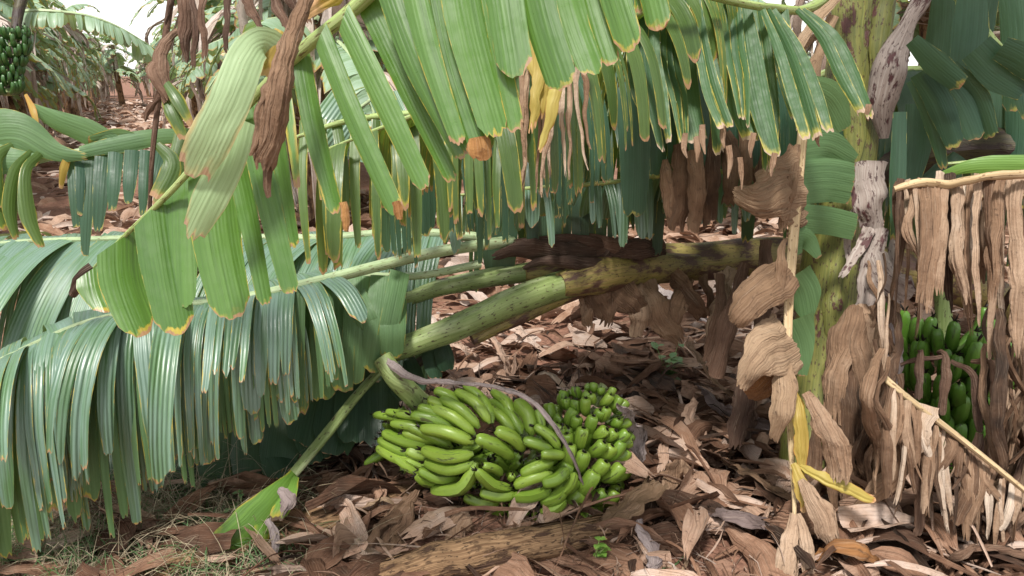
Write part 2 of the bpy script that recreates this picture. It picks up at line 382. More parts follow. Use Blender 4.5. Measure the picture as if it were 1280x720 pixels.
# ================================================================== GROUND
def hgt(x, y):
    h = .05 * mnoise.noise(Vector((x * .7, y * .7, 0))) + .02 * mnoise.noise(Vector((x * 2.3, y * 2.3, 5)))
    return h
mb = MB()
xs = np.concatenate([np.linspace(-900, -14, 8), np.linspace(-12, 12, 150), np.linspace(14, 900, 8)])
ys = np.concatenate([np.linspace(-300, -1, 4), np.linspace(0, 14, 110), np.linspace(15, 60, 30), np.linspace(90, 2500, 6)])
gv = [(x, y, hgt(x, y) + (U(-.012, .012) if y < 14 and abs(x) < 12 else 0)) for y in ys for x in xs]
idx = np.arange(len(gv)).reshape(len(ys), len(xs))
f = np.stack([idx[:-1, :-1], idx[:-1, 1:], idx[1:, 1:], idx[1:, :-1]], -1).reshape(-1, 4)
a = np.array(gv); mb.add(a, f, a[:, :2], a[:, :2], (.5, .5))
struct('ground', mb, M['soil'])

# ------------------------------------------------------------------ litter
def litter_piece(mb, x, y, z, L, w, tone=None, nu=6, nv=10, ang=None, **kk):
    a = U(0, 2 * PI) if ang is None else ang; d = np.array((math.cos(a), math.sin(a), 0)); p = np.array((x, y, z), float)
    bend = U(-.8, .8); pts = []; n = 5; tilt = U(-.5, .6); lift = U(0, .09) * (1 if R.random() < .8 else 2.5)
    for k in range(n):
        t = k / (n - 1)
        pts.append(p + np.array((0, 0, math.sin(t * PI) * lift * L + tilt * (t - .5) * L * .5)))
        a += bend / n; d = np.array((math.cos(a), math.sin(a), 0)); p = p + d * L / n
    pts = [np.array((q[0], q[1], max(q[2], hgt(q[0], q[1]) + .004))) for q in pts]
    wh = np.array((-d[1], d[0], R.gauss(0, .55)))
    ribbon(mb, pts, [w * U(.15, .9), w * U(.7, 1), w * U(.8, 1.15), w * U(.5, 1), w * U(.05, .6)], wh, nu=nu, nv=nv, roll=U(-.6, 1.4), twist=U(-.6, .6), tw0=U(-.35, .35), jag=.16, endr=.5,
           pleat=U(.015, .06), rag=.2, fold=R.choice((0, 0, .25, .5, -.4)), crum=.006 + .05 * w, cfreq=13, tone=tone, **kk)
mb = MB(); cnt = 0
while cnt < 3500:
    px = U(-150, 1430); py = 340 + 420 * R.random() ** .8 if cnt > 350 else U(300, 400)
    g = G(px, py)
    if g[1] > 7.5: continue
    if px < 400 and R.random() < .86: continue
    if py > 600 and R.random() < .3: continue
    if 480 < px < 750 and py > 655 and R.random() < .75: continue
    if 650 < py and 840 < px < 1010 and R.random() < .85: continue
    far = g[1] > 4  # farther litter gets a paler tone: part bleaching, part shading put into the colour
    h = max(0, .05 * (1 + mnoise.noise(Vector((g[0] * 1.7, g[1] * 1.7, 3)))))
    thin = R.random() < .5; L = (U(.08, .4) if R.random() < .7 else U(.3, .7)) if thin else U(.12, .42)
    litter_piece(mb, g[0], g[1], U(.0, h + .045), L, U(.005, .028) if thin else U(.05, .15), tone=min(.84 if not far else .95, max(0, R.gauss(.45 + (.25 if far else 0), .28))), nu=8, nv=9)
    cnt += 1
# the path and the row floors further away
for _ in range(1300):
    Y = U(6.5, 30); X = -.448 * (Y - 7) - 3.2 + U(-2.2, 2.6)
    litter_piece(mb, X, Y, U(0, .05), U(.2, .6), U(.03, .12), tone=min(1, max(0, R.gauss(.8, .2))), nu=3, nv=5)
for _ in range(1900):
    Y = U(5, 9.5); X = U(-4, 4)
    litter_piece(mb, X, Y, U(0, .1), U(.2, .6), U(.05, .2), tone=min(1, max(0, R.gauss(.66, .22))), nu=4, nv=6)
for _ in range(1500):
    Y = U(12, 45); X = -.448 * (Y - 7) - 3.4 + U(-2.0, 2.2)
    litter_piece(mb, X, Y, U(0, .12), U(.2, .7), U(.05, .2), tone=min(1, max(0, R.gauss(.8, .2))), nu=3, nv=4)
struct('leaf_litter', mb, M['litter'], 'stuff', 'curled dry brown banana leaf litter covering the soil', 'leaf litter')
# crumbs, fibres and shreds
mb = MB()
for _ in range(5200):
    px = U(-60, 1340); py = U(400, 740); g = G(px, py)
    if px < 300 and R.random() < .5: continue
    a = U(0, 2 * PI); L = U(.02, .14); z = g[2] + hgt(g[0], g[1]) + U(.0, .1) * (R.random() ** 2)
    q = np.array((g[0], g[1], z)); d = np.array((math.cos(a), math.sin(a), U(-.3, .4)))
    ribbon(mb, [q, q + d * L * .5 + np.array((U(-.01, .01), U(-.01, .01), U(0, .02))), q + d * L], [U(.001, .005), U(.002, .007), .001], (-d[1], d[0], U(-.6, .6)), nu=2, nv=4,
           tone=min(1, max(0, R.gauss(.55, .28))))
struct('leaf_shreds', mb, M['litter'], 'stuff', 'thin shreds and fibres of dry banana leaf scattered over the litter', 'leaf shreds')

R.seed(41)
# ================================================================== LARGE LITTER PIECES (things)
def piece(label, pts, w, mat='dry', lift=.03, name='dry_leaf', cat='dry leaf', group='large dry leaves lying on the ground', **k):
    mb = MB(); q = []
    for p in pts:
        g = G(p[0], p[1], (p[2] if len(p) > 2 else lift)); q.append(g)
    dm = np.mean([np.dot(a - CAM, FWD) for a in q]); wm = np.atleast_1d(np.asarray(w, float)) * dm / F
    k.setdefault('roll', U(.5, 1.6)); k.setdefault('crum', .022); k.setdefault('pleat', .05); k.setdefault('npl', 4); k.setdefault('rag', .25)
    T = q[-1] - q[0]; wh = np.cross(T, (0, 0, 1.)); wh = nrm(wh) + np.array((0, 0, k.pop('lean', .35)))
    ribbon(mb, q, wm, wh, nu=14, nv=28, jag=k.pop('jag', .08), **k)
    return solo(name, mb, M[mat], label, cat, group)
piece('broad tan dead sheath leaning against the small end of the fallen bunch', [(738, 668, .03), (775, 640, .1), (822, 603, .16)], [34, 62, 50], 'tan', tone=.25, roll=.5, name='dead_sheath', cat='dead sheath', endr=.1)
piece('pleated brown fan leaf standing on the litter right of the bunch', [(850, 575, .14), (845, 600, .08), (850, 630, .02)], [28, 48, 60], 'dry', tone=.5, lean=1.6, roll=.6, pleat=.05, npl=7)
piece('grey brown flat leaf sheet lying on bare soil near the bottom edge', [(885, 640, .06), (935, 650, .09), (985, 662, .03)], [28, 50, 42], 'grey', tone=.25, roll=.9)
piece('ribbed grey leaf sheet propped behind the vertical dry leaf', [(880, 500, .12), (925, 525, .14), (975, 545, .1)], [50, 62, 40], 'grey', tone=.42, lean=1.5, roll=.5, pleat=.03, npl=8)
piece('long mottled brown sheath crossing the litter left of the yellow leaf', [(905, 575, .08), (950, 600, .1), (1000, 632, .05)], [18, 26, 20], 'dry', tone=.45)
piece('white pink dry leaf blade lying under the fallen trunk', [(812, 358, .16), (850, 378, .18), (885, 405, .12)], [18, 34, 14], 'grey', tone=.98, roll=1.6)
piece('hollow cupped pale leaf standing behind the bunch', [(655, 497, .03), (682, 478, .06), (705, 492, .03)], [20, 38, 18], 'dry', tone=.85, lean=1.6, roll=2.2)
piece('pinkish dry leaf lying diagonal in the litter below the fallen trunk', [(615, 395, .1), (640, 412, .1), (690, 445, .05)], [10, 24, 14], 'litter', tone=.85, roll=2.0)
piece('curled pink brown leaf upright in the litter left of centre', [(608, 412, .18), (622, 440, .13), (640, 475, .04)], [16, 26, 22], 'litter', tone=.75, lean=1.2, roll=1.7)
piece('folded tan leaf under the lower left of the bunch', [(585, 640, .1), (570, 665, .05), (560, 690, .02)], [28, 34, 26], 'dry', tone=.55, roll=1.9, lean=.9)
piece('flat pale tan leaf shred near the green leaf tip', [(445, 640, .06), (475, 628, .09), (505, 632, .05)], [18, 26, 20], 'tan', tone=.65)
piece('bundle of brown leaf strips fanning below the bunch on the left', [(520, 610, .14), (500, 650, .08), (470, 700, .02)], [14, 40, 46], 'dry', tone=.42, pleat=.14, npl=6)
piece('long rolled brown leaf lying left of the log', [(430, 705, .05), (470, 670, .08), (515, 622, .1)], [14, 26, 22], 'dry', tone=.3, roll=2.6)
piece('pale curled leaf spike at the right edge of the small banana end', [(776, 507, .38), (795, 545, .22), (790, 590, .06)], [8, 26, 34], 'grey', tone=.78, lean=1.2, roll=2.2)
piece('twisted grey leaf below the dead sheath piece at the bottom', [(800, 655, .1), (815, 690, .06), (812, 722, .03)], [24, 34, 22], 'grey', tone=.6, roll=2)
piece('thin brown strip standing in litter at the bottom centre', [(865, 655, .1), (862, 690, .06), (855, 722, .02)], [5, 7, 5], 'tan', tone=.7)
piece('dark wet leaf piece curled below the bunch', [(672, 655, .06), (700, 668, .08), (745, 650, .05)], [12, 20, 12], 'brown', tone=.12, roll=2)
piece('large brown curved sheath lying at the lower right corner', [(1180, 700, .05), (1220, 690, .12), (1300, 705, .05)], [16, 36, 34], 'brown', tone=.75, roll=2.4)
piece('folded brown leaf with dark hollow near the bottom of the yellow leaf', [(1020, 690, .08), (1060, 690, .13), (1105, 708, .05)], [20, 40, 26], 'rust', tone=.45, roll=2.4)
piece('tan leaf lying flat right of the yellow leaf base', [(1040, 640, .05), (1090, 660, .08), (1140, 690, .03)], [12, 26, 18], 'dry', tone=.3)
piece('grey brown leaf leaning beneath the upright stem on the litter', [(860, 430, .3), (895, 480, .2), (945, 515, .08)], [16, 22, 12], 'dry', tone=.55, lean=1.2)
piece('dark dead leaf crumpled under the sheath bundle', [(925, 560, .08), (930, 520, .2), (920, 500, .24)], [26, 34, 20], 'brown', tone=.15, lean=1.2, roll=2)
piece('long brown leaf lying on the litter behind the weed', [(700, 440, .05), (780, 455, .12), (860, 450, .06)], [12, 30, 16], 'litter', tone=.45, roll=2.2)
piece('broad brown leaf arching over the litter left of the weed', [(750, 500, .05), (800, 492, .13), (870, 520, .05)], [14, 30, 18], 'litter', tone=.4, roll=2)
piece('pale brown curled leaf right of the weed', [(870, 500, .2), (862, 530, .13), (880, 560, .05)], [10, 20, 14], 'litter', tone=.75, lean=1.1)
piece('short pale leaf scroll among litter left of the peduncle gap', [(560, 425, .08), (580, 437, .12), (600, 450, .05)], [10, 26, 14], 'litter', tone=.8)

# ================================================================== OLD LOGS
def log(label, pts, r, flat=.75, mat='log', name='rotting_banana_stem', n=60):
    mb = MB(); q = [G(*p) for p in pts]
    tube(mb, q, r, ns=22, nv=60, flat=flat, crum=.012, cfreq=9)
    for _ in range(n):    # loosened fibres and sheath edges
        t = U(0, .95); c = rows(catmull(q, 40), np.array([t, min(1, t + U(.06, .25))])); a = U(.1, PI - .1); rr = (np.mean(r)) * 1.02
        ax = nrm(np.cross(c[1] - c[0], Z)); o = ax * math.cos(a) * rr + Z * math.sin(a) * rr * flat
        ribbon(mb, [c[0] + o, (c[0] + c[1]) / 2 + o * 1.05, c[1] + o * U(1.0, 1.12)], [.004, U(.008, .03), .004], np.cross(nrm(c[1] - c[0]), o), nu=4, nv=8, roll=1, crum=.004, tone=U(0, 1), jag=.1)
    return solo(name, mb, M[mat], label, 'fallen stem')
log('thick tan rotting banana stem half buried along the bottom edge under the bunch', [(440, 735, .03), (560, 700, .06), (690, 676, .06), (800, 655, .03)], [.055, .065, .062, .04])
log('long brown fibrous stem lying left of the bunch towards the dry grass', [(180, 715, .03), (320, 675, .05), (440, 640, .05), (540, 600, .03)], [.04, .07, .07, .05], .55)

# ================================================================== GREEN BANANA BUNCHES
def banana_geo(mb, a, b, r, bend, tone=.5, ns=10, nv=13, ridge=.11, blunt=0):
    """finger from stalk end a to flower end b, bend = sideways offset vector of the middle"""
    m = (a + b) / 2 + bend; ax = nrm(b - a); L = np.linalg.norm(b - a)
    tip = b + nrm((b - m)) * L * .03
    pts = [a, a * .7 + m * .3 + bend * .12, m, m * .35 + b * .65 + bend * .12, b, tip]
    cl = catmull(pts, nv)
    prof = lerp1(np.array([.36, .5, .86, 1, 1.04, 1.05, 1.04, 1.0, .93, .78, .52, .3, .24]) * (1 - blunt) + blunt * np.array([.3, .45, .7, .88, 1, 1.05, 1.08, 1.08, 1.04, .95, .8, .55, .3]), np.linspace(0, 1, nv)) * r
    T = np.gradient(cl, axis=0); T /= np.linalg.norm(T, axis=1)[:, None]
    h = nrm(bend + np.array((.001, .002, .003))); A = np.cross(T, h); A /= np.linalg.norm(A, axis=1)[:, None] + 1e-9; B = np.cross(A, T)
    an = np.linspace(0, 2 * PI, ns + 1) + U(0, 1); sq = 1 + ridge * np.cos(np.linspace(0, 2 * PI, ns + 1) * 5)
    sq[-1] = sq[0]
    v = cl[:, None, :] + (A[:, None, :] * np.cos(an)[None, :, None] + B[:, None, :] * np.sin(an)[None, :, None]) * (prof[:, None] * sq[None, :])[..., None]
    k = ns + 1; idx = np.arange(nv * k).reshape(nv, k)
    f = np.stack([idx[:-1, :-1], idx[:-1, 1:], idx[1:, 1:], idx[1:, :-1]], -1).reshape(-1, 4)
    ro = U(0, 9); t = np.linspace(0, 1, nv)
    met = np.stack([ro + an[None, :] * r * np.ones((nv, 1)), ro + t[:, None] * L * np.ones((1, k))], -1)
    ed = np.stack([np.ones((nv, k)), t[:, None] * np.ones((1, k))], -1)
    mb.add(v.reshape(-1, 3), f, met, ed, (tone, .5))
    # dead flower: a few dark crumpled threads
    for _ in range(3 if not blunt else 2):
        r = r if not blunt else min(r, .009)
        d = nrm(ax + np.array((U(-.8, .8), U(-.8, .8), U(-.8, .8))))
        q = [tip - ax * r * .2, tip + d * r * .6, tip + d * r * 1.15 + np.array((0, 0, U(-.3, .3) * r))]
        cc = catmull(q, 4); rr = [r * .2, r * .18, r * .13, r * .04]
        vv = []; 
        for c_, r_ in zip(cc, rr):
            for aa in (0, 2.1, 4.2, 0): vv.append(c_ + np.array((math.cos(aa), .3 * math.sin(aa), math.sin(aa))) * r_)
        ii = np.arange(16).reshape(4, 4); ff = np.stack([ii[:-1, :-1], ii[:-1, 1:], ii[1:, 1:], ii[1:, :-1]], -1).reshape(-1, 4)
        mb.add(vv, ff, np.zeros((16, 2)), np.ones((16, 2)), (0, 0))
def zb(x, y): return 460 + x / 3.6, 460 + y / 3.6
bunch_c = P(625, 575, 2.62)
bunch = thing('banana_bunch', 'big green banana bunch lying curled on the dry leaves at centre of the ground', 'banana bunch', (bunch_c[0], bunch_c[1], .0))
def bdepth(x, y):
    # lobed surface: the left fan and the right cone each bulge towards the viewer
    g1 = max(0, 1 - ((x - 545) / 90) ** 2 - ((y - 560) / 85) ** 2); g2 = max(0, 1 - ((x - 690) / 115) ** 2 - ((y - 580) / 95) ** 2)
    return 2.66 - .16 * math.sqrt(g1) - .17 * math.sqrt(g2)
hands = {
 'A': [((500,270),(330,140),24,.1), ((548,250),(398,108),24,.12), ((545,190),(435,82),22,.1), ((430,180),(302,102),22,.1), ((480,300),(278,178),26,.1), ((420,300),(198,212),25,.1),
       ((340,235),(228,178),20,.1), ((345,185),(270,140),20,.1), ((475,338),(242,272),27,.08), ((475,385),(248,368),27,-.09), ((478,425),(262,424),26,-.13), ((488,425),(292,548),28,-.2), ((410,495),(232,460),22,-.1), ((310,520),(218,482),19,-.1)],
 'B': [((260,260),(30,212),19,.05), ((280,250),(86,198),20,.06), ((310,250),(130,206),21,.06), ((300,290),(106,250),21,.05), ((330,330),(160,290),22,.0), ((280,350),(70,292),24,-.03), ((280,385),(52,322),24,-.06), ((270,410),(45,358),24,-.1), ((300,400),(175,372),24,-.05), ((380,360),(180,262),22,.05),((330,440),(170,410),22,-.1),((300,470),(120,395),22,-.1)],
 'C': [((690,300),(552,150),25,.12), ((655,300),(540,180),22,.1), ((735,305),(668,152),30,.16), ((650,240),(560,108),23,.14), ((700,368),(575,282),27,.1), ((655,402),(488,316),28,.06), ((560,250),(470,100),20,.1), ((780,290),(760,190),18,.1)],
 'D': [((860,365),(752,262),22,.1), ((830,372),(700,326),23,.05), ((885,395),(780,388),22,.05), ((645,540),(492,462),24,-.08), ((832,425),(692,478),23,.06), ((828,475),(662,530),25,.06), ((898,450),(788,520),26,-.12), ((822,545),(655,580),25,-.06), ((898,515),(778,600),27,-.16)],
 'E': [((670,570),(508,560),24,-.06), ((590,610),(436,580),24,-.08), ((755,600),(636,618),20,-.05), ((888,590),(778,648),23,-.12), ((640,625),(512,645),21,-.06), ((725,645),(632,660),20,-.05), ((790,660),(735,668),18,-.05), ((640,500),(650,480),16,.0), ((690,690),(610,672),18,-.05), ((930,470),(880,560),20,-.1), ((600,480),(520,440),18,.1)],
}
for hn, lst in hands.items():
    m0 = MB()
    cs = np.mean([P(*zb(*b_[0]), 2.66) for b_ in lst], 0)
    cush = cs + FWD * .05
    tube(m0, [cush + np.array((-.05, 0, .02)), cush, cush + np.array((.05, 0, -.02))], [.012, .022, .012], ns=10, nv=8, crum=.005)
    h = part('banana_hand', m0, M['petiole'], bunch)
    for k, (s_, e_, wpx, bd) in enumerate(lst):
        sx, sy = zb(*s_); ex, ey = zb(*e_); jd = U(-.012, .012) + (.0 if hn != 'B' else .03)
        a = P(sx, sy, bdepth(sx, sy) + .035 + jd); b = P(ex, ey, bdepth(ex, ey) + .01 + jd)
        L = np.linalg.norm(b - a); v = b - a; per = nrm(np.cross(v, FWD)); per = per if np.dot(per, UPV) > 0 else -per
        bendv = per * L * bd * 1.0 - FWD * L * .10
        m_ = MB(); banana_geo(m_, a, b, wpx * 1.04 / 3.6 * 2.55 / F, bendv, tone=U(.25, .9)); part('banana', m_, M['banana'], h)
# small fingers of the tapering end: rings of hands around the stalk end
E0 = P(700, 590, 2.70); E1 = P(742, 520, 2.66)
small = []
rr_ = random.Random(5)
for ring, (tz, n, rad, L) in enumerate(((-.38, 11, .13, .078), (-.12, 12, .155, .075), (.15, 13, .16, .066), (.38, 14, .15, .06), (.6, 14, .135, .054), (.8, 13, .115, .048), (.97, 10, .085, .042), (1.1, 7, .045, .034))):
    m0 = MB(); cx = 712 + 32 * tz; cy = 600 - 98 * tz
    cc = P(cx, cy, 2.72)
    tube(m0, [cc, cc + np.array((.02, 0, .03))], [.02, .016], ns=8, nv=4)
    h = part('banana_hand', m0, M['petiole'], bunch)
    for k in range(n):
        an = -2.2 + (k + rr_.uniform(-.2, .2)) / (n - 1) * 4.3           # around the viewer side
        # cone axis goes up-right; fingers lie on it, tips flared out and towards the small end
        axd = nrm(RGT * .33 + UPV * .9 + FWD * .12); s1 = nrm(np.cross(axd, FWD)); s2 = -np.cross(s1, axd); s2 = s2 if np.dot(s2, -FWD) > 0 else -s2
        dirr = s1 * math.sin(an) + s2 * math.cos(an)
        base = cc + dirr * rad * .62 * (1.15 if abs(math.sin(an)) > .6 else 1)
        tip = cc + dirr * rad * 1.0 + axd * L * rr_.uniform(.5, 1.2) + s1 * L * rr_.uniform(-.45, .25) + np.array((rr_.uniform(-.01, .01), 0, rr_.uniform(-.01, .01)))
        m_ = MB(); banana_geo(m_, base, tip, L * .30 + .003, dirr * L * .22, tone=rr_.uniform(0, .8), nv=12, ridge=.03, blunt=.8); part('banana', m_, M['banana'], h)
# stalk and the hidden fingers filling the middle
mb = MB()
tube(mb, [P(478, 448, 2.62), P(500, 478, 2.60), P(535, 512, 2.66), P(600, 570, 2.72), P(670, 585, 2.74), P(715, 590, 2.75), P(745, 510, 2.75)], [.034, .036, .036, .034, .03, .026, .012], ns=14, nv=40, crum=.003)
part('bunch_stalk', mb, M['petiole'], bunch)
mb = MB()
for _ in range(150):
    t = R.random() ** .8; ax_ = 500 + 245 * t; ay_ = 545 + 55 * math.sin(t * 2.2)
    an = U(0, 2 * PI); rr2 = U(30, 68) * (1 - .25 * t); bx = ax_ + math.cos(an) * rr2; by = ay_ + math.sin(an) * rr2 * .8
    a = P(ax_, ay_, 2.74); b = P(bx, by - max(0, t - .7) * 120, bdepth(bx, by) + .10 + U(0, .05))
    if b[2] < .03: b[2] = .03 + U(0, .02)
    banana_geo(mb, a + (b - a) * .3, b, .017, nrm(np.cross(b - a, Z)) * .01, tone=U(0, .4), nv=9)  # low tone puts the shade of the gaps into the inner fingers' colour
o = part('banana', mb, M['banana'], bunch); o['kind'] = 'stuff'
# dry bract rib arching over the bunch
mb = MB(); 
ribbon(mb, q3([(478, 446, 2.6), (520, 474, 2.5), (560, 478, 2.47), (610, 482, 2.42), (655, 496, 2.38), (695, 535, 2.35), (718, 575, 2.36), (729, 606, 2.42)], 2.4), np.array([11, 14, 8, 7, 9, 11, 9, 5]) * 2.4 / F, None, nu=11, nv=60, roll=1.9, twist=1.2, tone=.62, crum=.009, cfreq=11, jag=.05, pleat=.08, rag=.25)
solo('dead_bract', mb, M['grey'], 'long grey pink dead bract strap arching over the fallen banana bunch', 'dead bract')

# second bunch, right side, hanging behind dry strips
b2 = thing('banana_bunch', 'deep green banana bunch hanging at right behind dry leaf strips', 'banana bunch', P(1180, 600, 2.95))
mb = MB(); tube(mb, [P(1175, 330, 2.95), P(1180, 400, 2.98), P(1190, 620, 3.0)], [.03, .03, .02], ns=10, nv=16); part('bunch_stalk', mb, M['petiole'], b2)
for row in range(7):
    y0 = 424 + row * 29; n = 13; cx = 1178 + row * 3
    m0 = MB(); tube(m0, [P(cx - 10, y0, 2.98), P(cx + 10, y0, 2.98)], [.02, .02], ns=8, nv=4); h = part('banana_hand', m0, M['petiole'], b2)
    for k in range(n):
        an = -1.75 + 3.5 * k / (n - 1) + U(-.1, .1); rad = (.13 + .02 * math.sin(row)) * (1 if row < 5 else .85)
        c = P(cx, y0 + U(-5, 5), 3.0); dirr = RGT * math.sin(an) - np.array((0, 1, 0)) * math.cos(an)
        a = c + dirr * rad * .6 - Z * .03; b = c + dirr * rad * U(1.1, 1.4) + Z * U(.085, .13) + RGT * U(-.03, .02)
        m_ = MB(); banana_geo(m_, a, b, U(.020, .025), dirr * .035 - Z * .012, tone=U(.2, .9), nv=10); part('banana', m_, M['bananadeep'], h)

# ================================================================== FALLEN PLANT
fp = G(1180, 470)
fallen = thing('banana_plant', 'toppled banana plant with brown trunk bent across the middle and fronds spread left', 'banana plant', (fp[0], fp[1], 0))
mb = MB()
tube(mb, q3([(1300, 400, 4.3), (1180, 350, 4.0), (1060, 330, 3.7), (960, 322, 3.5), (880, 326, 3.4), (810, 330, 3.3), (760, 334, 3.18), (710, 336, 3.05), (655, 342, 2.98)], 3), [.1, .1, .1, .085, .075, .085, .10, .085, .03], ns=26, nv=80, crum=.014, cfreq=7)
part('trunk', mb, M['stembrown'], fallen)
def pet(name, pts, r, mat='petiole', **k):
    m_ = MB(); tube(m_, q3(pts, 3), r, ns=18, nv=44, crum=.003, cfreq=12, **k); return part(name, m_, M[mat], fallen)
pet('petiole', [(850, 332, 3.30), (790, 338, 3.14), (720, 350, 2.96), (650, 372, 2.85), (570, 408, 2.76), (505, 432, 2.72), (470, 447, 2.72), (450, 455, 2.74)], [.03, .055, .06, .056, .05, .044, .034, .02], groove=.3)
pet('petiole', [(720, 330, 3.05), (650, 340, 3.0), (560, 356, 2.92), (455, 388, 2.85)], [.05, .042, .036, .03], groove=.3)
pet('petiole', [(745, 350, 3.0), (690, 375, 2.95), (640, 400, 2.9), (590, 425, 2.85)], [.04, .034, .03, .02], 'stembrown')
pet('petiole', [(870, 330, 3.30), (810, 336, 3.14), (745, 345, 2.97), (700, 357, 2.90)], [.04, .064, .070, .045], 'stembrown', flat=1.0)
# torn dark sheath wraps round the crown
mb = MB()
for _ in range(6):
    x0 = U(740, 850); y0 = U(298, 345); L = U(40, 120)
    hs(mb, [(x0, y0, 3.12), (x0 - L * .5, y0 + U(-8, 12), 3.0), (x0 - L, y0 + U(-15, 25), 3.0)], [U(8, 16), U(18, 34), U(4, 10)], 3, roll=2.0, tone=U(0, .5), crum=.012, nu=8)
for pts, w, tn in (([(760, 320, 3.04), (710, 318, 2.94), (650, 312, 2.9), (615, 322, 2.9)], [30, 44, 34, 10], .15), ([(770, 335, 3.0), (730, 330, 2.9), (680, 326, 2.87), (655, 335, 2.88)], [20, 26, 20, 6], .1), ([(790, 318, 3.06), (740, 306, 2.98), (690, 300, 2.95), (640, 302, 2.93)], [16, 26, 20, 8], .3)):
    hs(mb, pts, w, 3, roll=1.8, tone=tn, crum=.006, nu=12, nv=24, tw0=0)
part('torn_sheath', mb, M['brown'], fallen)
mb = MB()
for x0, y0, x1, y1, w, tn in ((735, 350, 760, 395, 40, .35), (760, 345, 810, 400, 50, .3), (800, 345, 850, 430, 44, .5), (745, 360, 735, 410, 26, .5), (790, 350, 800, 420, 38, .6), (840, 345, 880, 400, 30, .3), (770, 345, 755, 410, 30, .25),
                          (900, 340, 905, 430, 26, .6), (915, 335, 890, 450, 24, .75), (880, 345, 893, 460, 20, .35), (860, 350, 840, 420, 24, .4)):
    hs(mb, [(x0, y0, 3.1), ((x0 + x1) / 2 + U(-8, 8), (y0 + y1) / 2, 3.0), (x1, y1, 3.02)], [w * .7, w, w * .5], 3, roll=1.4, tone=tn, crum=.02, nu=9, nv=18, pleat=.07, npl=4, jag=.08)
part('dead_sheath', mb, M['dry'], fallen)

# --- its fronds
def leaf(parent, mid, r, midmat, blades, bladmat, label=None, name='leaf'):
    m_ = MB(); tube(m_, mid, r, ns=12, nv=40, groove=.4)
    lf = part(name, m_, M[midmat], parent, label); LOC[lf.name] = LOC[parent.name]
    b_ = MB()
    for kw in blades: blade(b_, mid, **kw)
    part('leaf_blade', b_, M[bladmat], lf); return lf
def arch(pk=.35, end=.25):
    return lambda t: max(end, min(1, .55 + t * 1.6) * (1 - max(0, t - .55) * 1.35))
# front fallen frond: the large waxy one
m1 = q3([(640, 300, 2.95), (555, 312, 2.8), (470, 332, 2.66), (400, 350, 2.52), (300, 372, 2.42), (200, 385, 2.34), (110, 402, 2.28), (20, 440, 2.22), (-80, 490, 2.18)], 2.5)
lf1 = leaf(fallen, m1, [.026, .024, .022, .02, .017, .014, .011, .008, .004], 'midwax', [
    dict(side=-1, L=lambda t: .33 + .23 * min(1, max(0, (t - .36) / .3)), n=12, elev=.3, g=5.5, lean=.15, t0=.34, t1=1, tone=(.1, .95), age=(.2, .75), roll=(.3, 1.3), split=.8, Lj=.3, jit=.2, twist=.7, gap=0, nv=18, pleat=.03),
    dict(side=1, L=.46, n=18, elev=.45, g=4.5, lean=.1, t0=.34, t1=1, tone=(.4, .9), age=(.1, .5), roll=(.2, .8), split=.6, gap=.05, nv=14)], 'wax')
b_ = MB()
blade(b_, m1, side=-1, L=lambda t: .33 + .27 * min(1, max(0, (t - .36) / .3)), n=24, elev=-.3, g=8, lean=.2, t0=.36, t1=1, tone=(.1, .9), age=(.2, .75), roll=(.3, 1.1), split=.6, Lj=.16, jit=.12, gap=.03, nv=16)
part('leaf_blade', b_, M['matte'], lf1, 'greener inner strips of the waxy frond')
b_ = MB()
blade(b_, m1, side=-1, L=lambda t: .36 + .20 * min(1, max(0, (t - .36) / .3)), n=20, elev=.1, g=8, lean=.3, t0=.42, t1=1, tone=(.1, .9), age=(.2, .75), roll=(.3, 1.3), split=.6, Lj=.2, jit=.16, gap=0, nv=16)
blade(b_, m1, side=-1, L=lambda t: .36 + .20 * min(1, max(0, (t - .36) / .3)), n=20, elev=-.6, g=8, lean=-.1, t0=.42, t1=1, tone=(.1, .9), age=(.2, .75), roll=(.3, 1.3), split=.6, Lj=.2, jit=.16, gap=0, nv=16)
part('leaf_blade', b_, M['wax'], lf1)
# back fallen frond
m2 = q3([(720, 318, 3.1), (600, 296, 3.05), (500, 290, 3.0), (400, 297, 2.95), (250, 296, 2.9), (110, 299, 2.85), (0, 304, 2.8), (-120, 320, 2.8)], 2.9)
leaf(fallen, m2, [.026, .024, .022, .021, .018, .015, .012, .008], 'midwax', [
    dict(side=-1, L=.55, n=15, elev=-.05, g=2.6, lean=.45, t0=.25, t1=1, tone=(.4, 1), age=(.1, .4), roll=(.2, .7), split=.6, gap=0, nv=14, pleat=.03),
    dict(side=-1, L=.62, n=18, elev=-.3, g=3.4, lean=.3, t0=.2, t1=1, tone=(.2, .8), age=(.1, .4), roll=(.2, .7), split=.6, gap=0, nv=14, pleat=.03),
    dict(side=1, L=.4, n=20, elev=.2, g=3.0, lean=.1, t0=.35, t1=1, tone=(.3, .8), age=(.1, .4), gap=.15)], 'wax')
